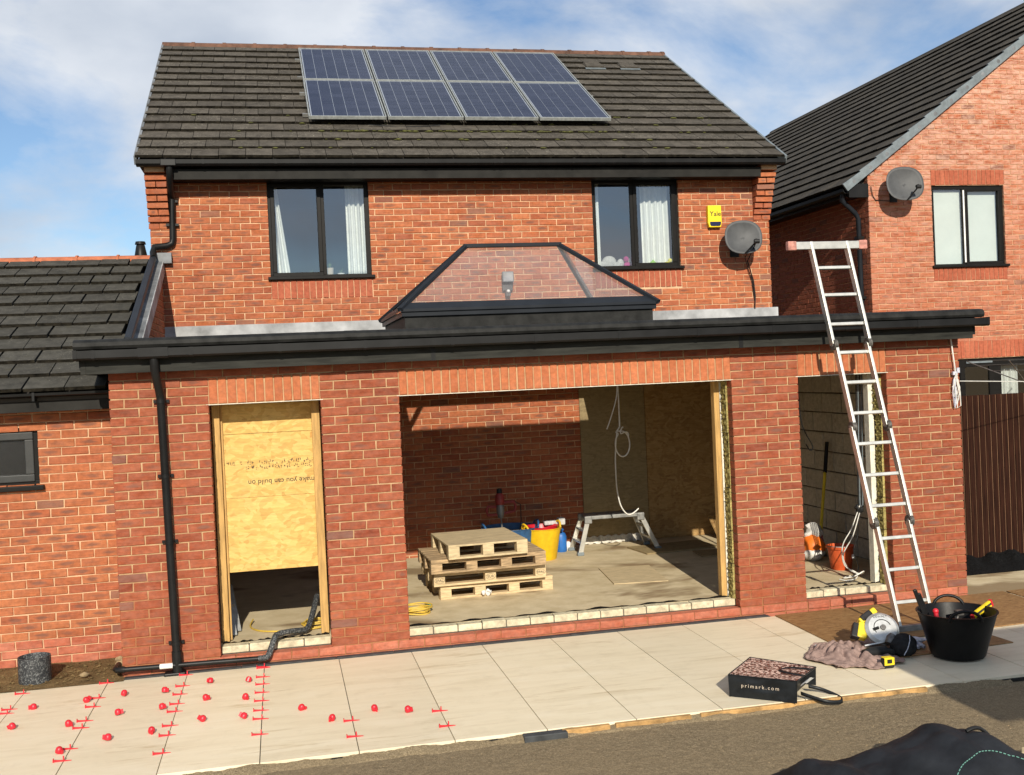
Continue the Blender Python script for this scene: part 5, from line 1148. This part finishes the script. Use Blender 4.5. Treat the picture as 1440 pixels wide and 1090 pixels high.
put(MB().bar((6.26, -1.035, -.058), (6.83, -1.035, -.058), .05, .055), 'base_bar', 'alu_dull', ld, bevel=.004)
for x in (6.25, 6.80): put(MB().box(x, x+.05, -1.07, -1.0, -.088, -.03), 'base_foot', 'dark_plastic', ld, bevel=.006)

# ================================================================== boards on the patio
def sheet(name, pts, z, th, mat, label):
    mb = MB(); n = 4; mb.hexa([(*p, z) for p in pts]+[(*p, z+th) for p in pts]); return tag(put(mb, name, mat, bevel=.002), label, 'board', 'boards laid on the patio')
sheet('ground_board', [(5.68, -1.28), (8.10, -1.12), (8.12, -.02), (5.70, -.085)], -.0885, .011, 'osb_wet', 'large stained strand board on the slabs under the ladder')
sheet('ground_board', [(5.80, -1.74), (7.0, -1.66), (6.98, -1.30), (5.80, -1.34)], -.0885, .009, 'osb_wet', 'narrow stained board under the black tub')
sheet('ground_board', [(8.14, -1.0), (9.3, -.92), (9.3, .05), (8.16, -.02)], -.0885, .010, 'osb_wet', 'stained board at the passage beside the fence')
# ================================================================== black tub and contents
T0 = (6.385, -1.83, -.079)
tub(T0, .20, .29, .345, 'rubber', 'large black rubber tub full of tools by the ladder foot', rz=1.2)
t = thing('spirit_level', 'yellow spirit level sticking out of the black tub', 'spirit level', (6.55, -1.8, .2))
a = Vector((6.55, -1.80, .20)); b = Vector((6.73, -1.76, .275)); put(MB().bar(a, b, .022, .048), 'beam', 'tool_yellow', t, bevel=.002); d = (b-a).normalized()
put(MB().bar(b, b+d*.016, .026, .054), 'end_cap', 'red_plastic', t); put(MB().bar(a-d*.02, a, .024, .03), 'end_cap', 'red_plastic', t); put(MB().bar(a+d*.04+Vector((0, -.0125, 0)), a+d*.2+Vector((0, -.0125, 0)), .002, .018), 'print', 'ink', t)
t = thing('black_trim', 'perforated black plastic trims standing in the black tub', 'trim', (6.1, -1.8, .2))
for k in range(2): put(MB().bar((6.215+.040*k, -1.80+.012*k, .0), (6.075+.040*k, -1.76+.012*k, .44-.035*k), .030, .028), 'strip', 'rubber', t, bevel=.004)
tag(put(MB().tube([(6.19, -1.90, .13), (6.178, -1.87, .275)], .018, 10).ball((6.178, -1.87, .285), .023), 'red_tool', 'red_plastic', smooth=50), 'red handled tool standing at the rim of the black tub', 'tool')
tag(put(MB().tube([(6.42, -1.75, .08), (6.47, -1.73, .235)], .014, 8).box(6.44, 6.50, -1.76, -1.71, .20, .24), 'grey_tool', 'steel_dark', bevel=.003), 'grey tool lying inside the black tub', 'tool')
# ================================================================== saw, towel and small tools
tw = MB()
def towfn(u, v):
    x = 5.30+.72*u; y = -1.96+.86*v
    ex = (u-.5)*2; ey = (v-.5)*2; edge = max(0, 1-(abs(ex)**2.2+abs(ey)**2.2))
    h = .042*abs(math.sin(9*u+5*v+2.2*math.sin(6*v+1)))**.8+.028*abs(math.sin(15*v-7*u+1.5*math.sin(8*u)))+.025*math.sin(5*u+2)*math.sin(6*v+1)+.014*math.sin(37*u+9*math.sin(7*v)+11*v)+.011*math.sin(47*v+7*math.sin(9*u)-13*u)
    x2 = 5.62+ex*.30*(1-.12*ey*ey)+.06*math.sin(7*v+1)+.05*ey; y2 = -1.56+ey*.36*(1-.1*ex*ex)+.04*math.sin(9*u)-.03*ex
    return (x2, y2, -.086+.004+max(0, h*.72*(.35+edge)+.02*edge*max(0, math.sin(3*u+1))))
tw.grid(towfn, 110, 120); tag(put(tw, 'towel', 'towel', smooth=70, solid=.006), 'crumpled pinkish brown towel lying under the circular saw', 'towel')
sw = thing('circular_saw', 'yellow and silver cordless circular saw lying on its side on the towel', 'circular saw', (5.95, -1.40, -.05))
SC = Vector((5.935, -1.50, .085)); sn = Vector((-.15, -.80, .58)).normalized(); su = sn.cross(Vector((0, 0, 1))).normalized()*-1; sv = sn.cross(su).normalized(); sv = sv if sv.z > 0 else -sv
def sp(a, b, c): return tuple(SC+su*a*1.14+sv*b*1.14+sn*c*1.14)
gd = MB(); n = 36
ring = [(.118*math.cos(2*math.pi*k/n), .118*math.sin(2*math.pi*k/n)) for k in range(n)]
gd.add([sp(0, 0, .032)]+[sp(x*.82, y*.82, .030) for x, y in ring]+[sp(x, y, .012) for x, y in ring]+[sp(x, y, -.02) for x, y in ring], [(0, 1+k, 1+(k+1) % n) for k in range(n)]+[(1+k, 1+n+k, 1+n+(k+1) % n, 1+(k+1) % n) for k in range(n)]+[(1+n+k, 1+2*n+k, 1+2*n+(k+1) % n, 1+n+(k+1) % n) for k in range(n)])
gdo = put(gd, 'blade_guard', 'blade_guard', sw, smooth=30)
put(MB().tube([sp(0, 0, .031), sp(0, 0, .046)], .022, 14), 'arbor', 'steel_dark', gdo, smooth=40); put(MB().tube([sp(.06*math.cos(a), .06*math.sin(a), .0315) for a in [k*.2+.3 for k in range(18)]], .0035, 5), 'guard_slot', 'ink', gdo)
put(MB().bar(sp(-.07, -.01, .034), sp(-.03, .0, .040), .012, .02), 'guard_lever', 'dark_plastic', gdo)
mws = Matrix.Translation(Vector(sp(0, .082, .0312))) @ Matrix((su, sv, sn)).transposed().to_4x4()
text('DEWALT', .028, 'ink', gdo, mws, extrude=.0006)
put(MB().bar(sp(-.16, -.125, .0), sp(.15, -.085, .0), .012, .10, up=sn), 'base_plate', 'blade_guard', sw, bevel=.003)
put(MB().bar(sp(-.13, .07, -.03), sp(.0, .155, -.03), .055, .06, up=sn), 'handle', 'tool_yellow', sw, bevel=.014); put(MB().bar(sp(-.12, .085, -.022), sp(-.04, .135, -.022), .05, .065, up=sn), 'grip', 'dark_plastic', sw, bevel=.012)
put(MB().bar(sp(-.15, -.05, -.03), sp(-.11, .06, -.03), .075, .07, up=sn), 'battery', 'tool_yellow', sw, bevel=.01); put(MB().bar(sp(-.19, -.04, -.035), sp(-.15, .06, -.035), .07, .07, up=sn), 'battery_end', 'dark_plastic', sw, bevel=.01)
put(MB().tube([sp(-.02, .02, -.03), sp(-.02, .02, -.12)], .05, 16), 'motor', 'dark_plastic', sw, smooth=40)
t = thing('impact_driver', 'black cordless driver lying on the towel in front of the saw', 'drill', (5.80, -1.68, -.05))
put(MB().tube([(5.66, -1.70, -.035), (5.72, -1.69, -.03), (5.86, -1.68, -.03)], [.034, .04, .036], 14), 'body', 'dark_plastic', t, smooth=50); put(MB().bar((5.84, -1.68, -.03), (5.93, -1.70, -.045), .045, .05), 'grip', 'dark_plastic', t, bevel=.014); put(MB().tube([(5.90, -1.66, .01), (5.93, -1.645, .05), (5.95, -1.64, .07)], [.035, .04, .03], 14), 'chuck', 'steel_dark', t, smooth=40)
t = thing('tool_pouch', 'rounded black tool pouch with a pale seam beside the saw', 'pouch', (5.99, -1.70, -.05))
put(lump((6.00, -1.70, .00), (.105, .09, .09), .05, seed=9, flat=.08), 'body', 'pouch', t, smooth=60); put(MB().tube([(5.945, -1.792, -.05), (5.975, -1.797, .0), (6.01, -1.775, .055), (6.03, -1.74, .085)], .0035, 6), 'seam', 'glove_grey', t, smooth=60)
t = thing('tape_measure', 'yellow and black tape measure on the slab edge of the towel', 'tape measure', (5.72, -1.93, -.09))
put(MB().box(5.675, 5.765, -1.955, -1.90, -.0885, -.012), 'case', 'dark_plastic', t, bevel=.012); put(MB().box(5.679, 5.761, -1.9585, -1.9555, -.062, -.006), 'face', 'tool_yellow', t, bevel=.001); put(MB().box(5.70, 5.74, -1.9605, -1.959, -.048, -.018), 'badge', 'dark_plastic', t)
put(MB().box(5.681, 5.759, -1.953, -1.902, -.0115, -.006), 'top_band', 'tool_yellow', t, bevel=.002)
t = thing('work_gloves', 'pair of pale grey work gloves under the ladder base', 'gloves', (6.18, -1.4, -.08))
put(lump((6.20, -1.44, -.05), (.13, .10, .035), .2, seed=12, flat=.1), 'palm', 'glove_grey', t, smooth=60)
for k in range(4): put(MB().tube([(6.10+.045*k, -1.50, -.055), (6.09+.05*k, -1.56, -.055), (6.095+.05*k, -1.60, -.062)], [.02, .019, .014], 8), 'finger', 'glove_grey', t, smooth=60)
put(MB().tube([(6.06, -1.42, -.055), (6.02, -1.47, -.055), (6.015, -1.51, -.06)], [.02, .018, .014], 8), 'thumb', 'glove_grey', t, smooth=60)
tag(put(MB().grid(lambda u, v: (5.46+.13*u, -1.33-.06*u+.04*v, -.045+.01*math.sin(u*5)), 6, 3), 'paper_strip', 'paper', solid=.002), 'folded white paper strip at the back edge of the towel', 'paper')
# ================================================================== shopping bag
bg = thing('shopping_bag', 'black shopping bag with leopard print top lying on the slabs', 'bag', (4.68, -2.25, -.09))
bz = -.0885; A = Vector((4.345, -2.17, bz)); B = Vector((4.70, -2.47, bz)); C_ = Vector((5.02, -2.14, bz)); D_ = Vector((4.66, -1.83, bz)); H = .155
top = [A+Vector((-.005, .0, H)), B+Vector((.008, 0, H-.005)), C_+Vector((.005, 0, H-.025)), D_+Vector((0, 0, H+.005))]
bot = [A, B, C_, D_]
def quadgrid(p, n, amp, seed):
    rg = np.random.RandomState(seed); ph = rg.uniform(0, 6, 4); nn = (p[1]-p[0]).cross(p[3]-p[0]).normalized()
    def fn(u, v):
        q = p[0]*(1-u)*(1-v)+p[1]*u*(1-v)+p[2]*u*v+p[3]*(1-u)*v; e = math.sin(u*3.1416)*math.sin(v*3.1416)
        return tuple(q+nn*(amp*e*(math.sin(u*9+ph[0]+v*4)+.6*math.sin(v*13+ph[1]-5*u))))
    return MB().grid(fn, n, n)
put(quadgrid(top, 14, .006, 1), 'printed_side', 'leopard', bg, smooth=60)
put(quadgrid([bot[0], bot[1], top[1], top[0]], 14, .007, 2), 'gusset', 'bag_black', bg, smooth=60); put(quadgrid([bot[3], bot[0], top[0], top[3]], 12, .006, 3), 'base_panel', 'bag_black', bg, smooth=60)
put(quadgrid([bot[2], bot[3], top[3], top[2]], 12, .006, 4), 'gusset', 'bag_black', bg, smooth=60)
mo = [bot[1], bot[2], top[2], top[1]]; inn = (D_-C_).normalized()*.0
put(quadgrid([q+(A-B)*.16 for q in mo], 10, .008, 5), 'mouth', 'bag_black', bg, smooth=60)
for a, b in ((top[0], top[1]), (top[1], top[2]), (top[2], top[3]), (top[3], top[0]), (top[0], bot[0]), (top[1], bot[1])): put(MB().tube([tuple(a), tuple(lerp(a, b, .5)), tuple(b)], .0045, 6), 'piping', 'bag_black', bg, smooth=60)
fx = (B-A).normalized(); nrm = fx.cross(Vector((0, 0, 1))).normalized(); mwt = Matrix.Translation(A+(B-A)*.47+nrm*.0085+Vector((0, 0, .088))) @ Matrix((fx, Vector((0, 0, 1)), nrm)).transposed().to_4x4()
text('primark.com', .036, 'terracotta', bg, mwt, extrude=.0006, space=1.45)
put(MB().grid(lambda u, v: tuple(Vector((4.80+.11*u+.05*v, -2.335+.10*u-.01*v, -.02+.035*v+.012*math.sin(u*5)))), 6, 5), 'paper', 'paper', bg)
def strap(pts, w, name='strap'):
    mb = MB(); p = smoothpts(pts, 5); q = []
    for i, c in enumerate(p): q += [(c[0], c[1], c[2]), (c[0]+w[0], c[1]+w[1], c[2]+w[2])]
    mb.add(q, [(2*i, 2*i+1, 2*i+3, 2*i+2) for i in range(len(p)-1)]); return put(mb, name, 'bag_black', bg, smooth=60, solid=.003)
tc_ = lambda u, v: tuple(top[0]*(1-u)*(1-v)+top[1]*u*(1-v)+top[2]*u*v+top[3]*(1-u)*v+Vector((0, 0, .008)))
strap([tc_(1.0, .28), tc_(.72, .36), tc_(.60, .48), tc_(.72, .66), tc_(1.0, .72)], (.022, .012, .004))
strap([(4.77, -2.40, -.06), (4.90, -2.50, -.10), (5.02, -2.50, -.115), (5.05, -2.42, -.11), (4.97, -2.33, -.075), (4.88, -2.30, -.05)], (.0, .004, .026))
# ================================================================== pipe stub
ps = thing('pipe_stub', 'short scuffed black drain pipe standing open on the soil', 'pipe', (-.70, .16, -.09))
put(MB().lathe([(.122, 0), (.126, .02), (.126, .212), (.118, .214), (.114, .20), (.114, .0)], 40, (-.70, .165, -.095)), 'pipe', 'pipe_scuffed', ps, smooth=40)
# ================================================================== red levelling clips and caps
def wedge_proto():
    t = thing('levelling_wedge', 'x', 'wedge', (0, 0, 0), local=True)
    put(MB().hexa([(-.06, -.005, 0), (.045, -.0025, 0), (.045, .0025, 0), (-.06, .005, 0), (-.06, -.005, .014), (.045, -.0025, .003), (.045, .0025, .003), (-.06, .005, .014)]), 'wedge', 'red_plastic', t)
    put(MB().box(-.066, -.06, -.011, .011, 0, .022), 'head', 'red_plastic', t); put(MB().box(-.006, .002, -.003, .003, 0, .034), 'clip_strip', 'red_plastic', t); return t
def cap_proto():
    t = thing('levelling_clip', 'x', 'clip', (0, 0, 0), local=True)
    put(MB().lathe([(0, .040), (.012, .039), (.021, .030), (.024, .014), (.022, 0), (.018, 0), (.016, .012), (0, .016)], 12), 'dome', 'red_plastic', t, smooth=40); put(MB().box(-.006, .006, -.036, -.018, .0, .03).box(-.004, .004, -.018, .018, .024, .034), 'lug', 'red_plastic', t); return t
wp, cp_ = wedge_proto(), cap_proto()
JN = {-1: 'the slab joint running towards the pipe stub', 0: 'the slab joint at the extension corner', 1: 'the slab joint ending under the downpipe', 2: 'the slab joint at the waste pipe bend', 3: 'the slab joint before the brick pier', 4: 'the slab joint before the wide opening'}
WY = {-1: [-.20, -.62, -.72], 0: [-.13, -.55, -.78, -1.12, -1.28, -1.72, -1.95], 1: [-.12, -.45, -.68, -.93, -1.12, -1.45, -1.66, -2.02], 2: [-.11, -.14, -.42, -.63, -.86, -1.08, -1.32, -1.52, -1.86], 3: [-1.78, -2.12], 4: [-1.78, -2.12]}
CP = {-1: [(.17, -.66), (.13, -1.12), (-.1, -1.25)], 0: [(-.07, -.62), (.18, -.55), (-.10, -1.20), (.21, -1.05), (-.06, -1.78), (.22, -1.62)], 1: [(-.13, -.58), (.20, -.44), (-.10, -1.02), (.20, -.9), (-.12, -1.56), (.20, -1.42)], 2: [(-.12, -.52), (-.13, -.98), (-.13, -1.46), (.27, -1.40)], 3: [(-.14, -1.72), (.17, -1.60)], 4: [(-.22, -1.72), (.0, -99)]}
fw_ = fc_ = True
ORD = ['first', 'second', 'third', 'fourth', 'fifth', 'sixth', 'seventh', 'eighth', 'ninth']
for j in JN:
    x = -0.10+.6125*j
    for k, y in enumerate(sorted(WY[j], reverse=True)):
        lb = ORD[k]+' red wedge from the house on '+JN[j]; rz = random.uniform(-.06, .06); loc = (x+.004, y, -.0895)
        if fw_: wp.location = loc; wp.rotation_euler = (0, 0, rz); wp['label'] = lb; wp['group'] = 'red levelling wedges'; fw_ = False
        else: dup(wp, loc, (0, 0, rz), lb)
    for k, (dx, y) in enumerate(sorted([c for c in CP[j] if c[1] > -5], key=lambda c: -c[1])):
        lb = ORD[k]+' red round clip from the house by '+JN[j]; rz = random.uniform(-2, 2); loc = (x+dx, y, -.0895)
        if fc_: cp_.location = loc; cp_.rotation_euler = (0, 0, rz); cp_['label'] = lb; cp_['group'] = 'round red levelling clips'; fc_ = False
        else: dup(cp_, (loc[0], loc[1], loc[2]+.006), (random.uniform(-.7, .5), random.uniform(-.4, .4), rz), lb)
# ================================================================== dark sheet in the foreground
tp = thing('tool_bag', 'dark canvas gear bag with green stitching at the bottom corner of the picture', 'bag', (4.9, -4.3, -.13))
TX = [3.98, 4.05, 4.10, 4.16, 4.27, 4.34, 4.46, 4.63, 4.80, 4.97, 5.10, 5.22, 5.31, 5.44]; TZ = [0, .15, .205, .215, .19, .165, .205, .27, .338, .318, .26, .165, .085, 0]
def tarp(u, v):
    x = 3.98+1.46*u; y = -4.75+1.25*v
    q = min(1, max(0, (.62-abs(y+4.08))/.62)); e = (1-(1-q)**2.6)*min(1, max(0, (y+4.75)*6, .0)) if y < -4.08 else 1-(1-q)**2.2
    w_ = .016*math.sin(13*u+5*v)+.012*math.sin(23*v-9*u)+.008*math.sin(37*u+11*v)
    return (x+.02*math.sin(7*v), y, -.137+max(0, float(np.interp(x, TX, TZ))*e+abs(w_)*e))
put(MB().grid(tarp, 80, 60), 'cover', 'tarp', tp, smooth=70)
def on(u, v, up=.004): p = tarp(u, v); return (p[0], p[1], p[2]+up)
sm_ = MB()
for k in range(34): sm_.tube([on(.36+.42*q, .24+.12*math.sin(q*3.14), .003) for q in (k/34, (k+.62)/34)], .0028, 5)
put(sm_, 'stitching', 'stitch', tp)
put(MB().tube([on(.62+.09*q, .52, .010+.010*math.sin(q*3.14)) for q in [k/8 for k in range(9)]], .011, 6), 'buckle_strap', 'dark_plastic', tp, smooth=60)
tag(put(MB().box(0, .30, 0, .07, 0, .045), 'timber_offcut', 'pallet_pale', mw=Matrix.Translation((5.40, -3.95, -.13)) @ Matrix.Rotation(.9, 4, 'Z'), bevel=.004), 'pale timber offcut on the path beside the dark gear bag', 'timber')
# ================================================================== made-up parasol out of view, added to throw shade on the patio
pr = thing('shade_parasol', 'made-up square parasol out of view, added to shade the patio', 'parasol', (7.1, -7.0, -.13))
put(MB().add([(5.30, -8.05, 2.42), (9.3, -8.05, 2.42), (9.3, -6.05, 2.42), (5.30, -6.05, 2.42), (7.3, -7.05, 2.62)], [(0, 1, 4), (1, 2, 4), (2, 3, 4), (3, 0, 4)]), 'canopy', 'canvas', pr, solid=.004)
put(MB().tube([(7.3, -7.05, -.13), (7.3, -7.05, 2.64)], .024, 12), 'pole', 'alu_dull', pr); put(MB().lathe([(0, 0), (.28, 0), (.28, .06), (.05, .1), (0, .1)], 24, (7.3, -7.05, -.13)), 'base', 'plaster', pr)
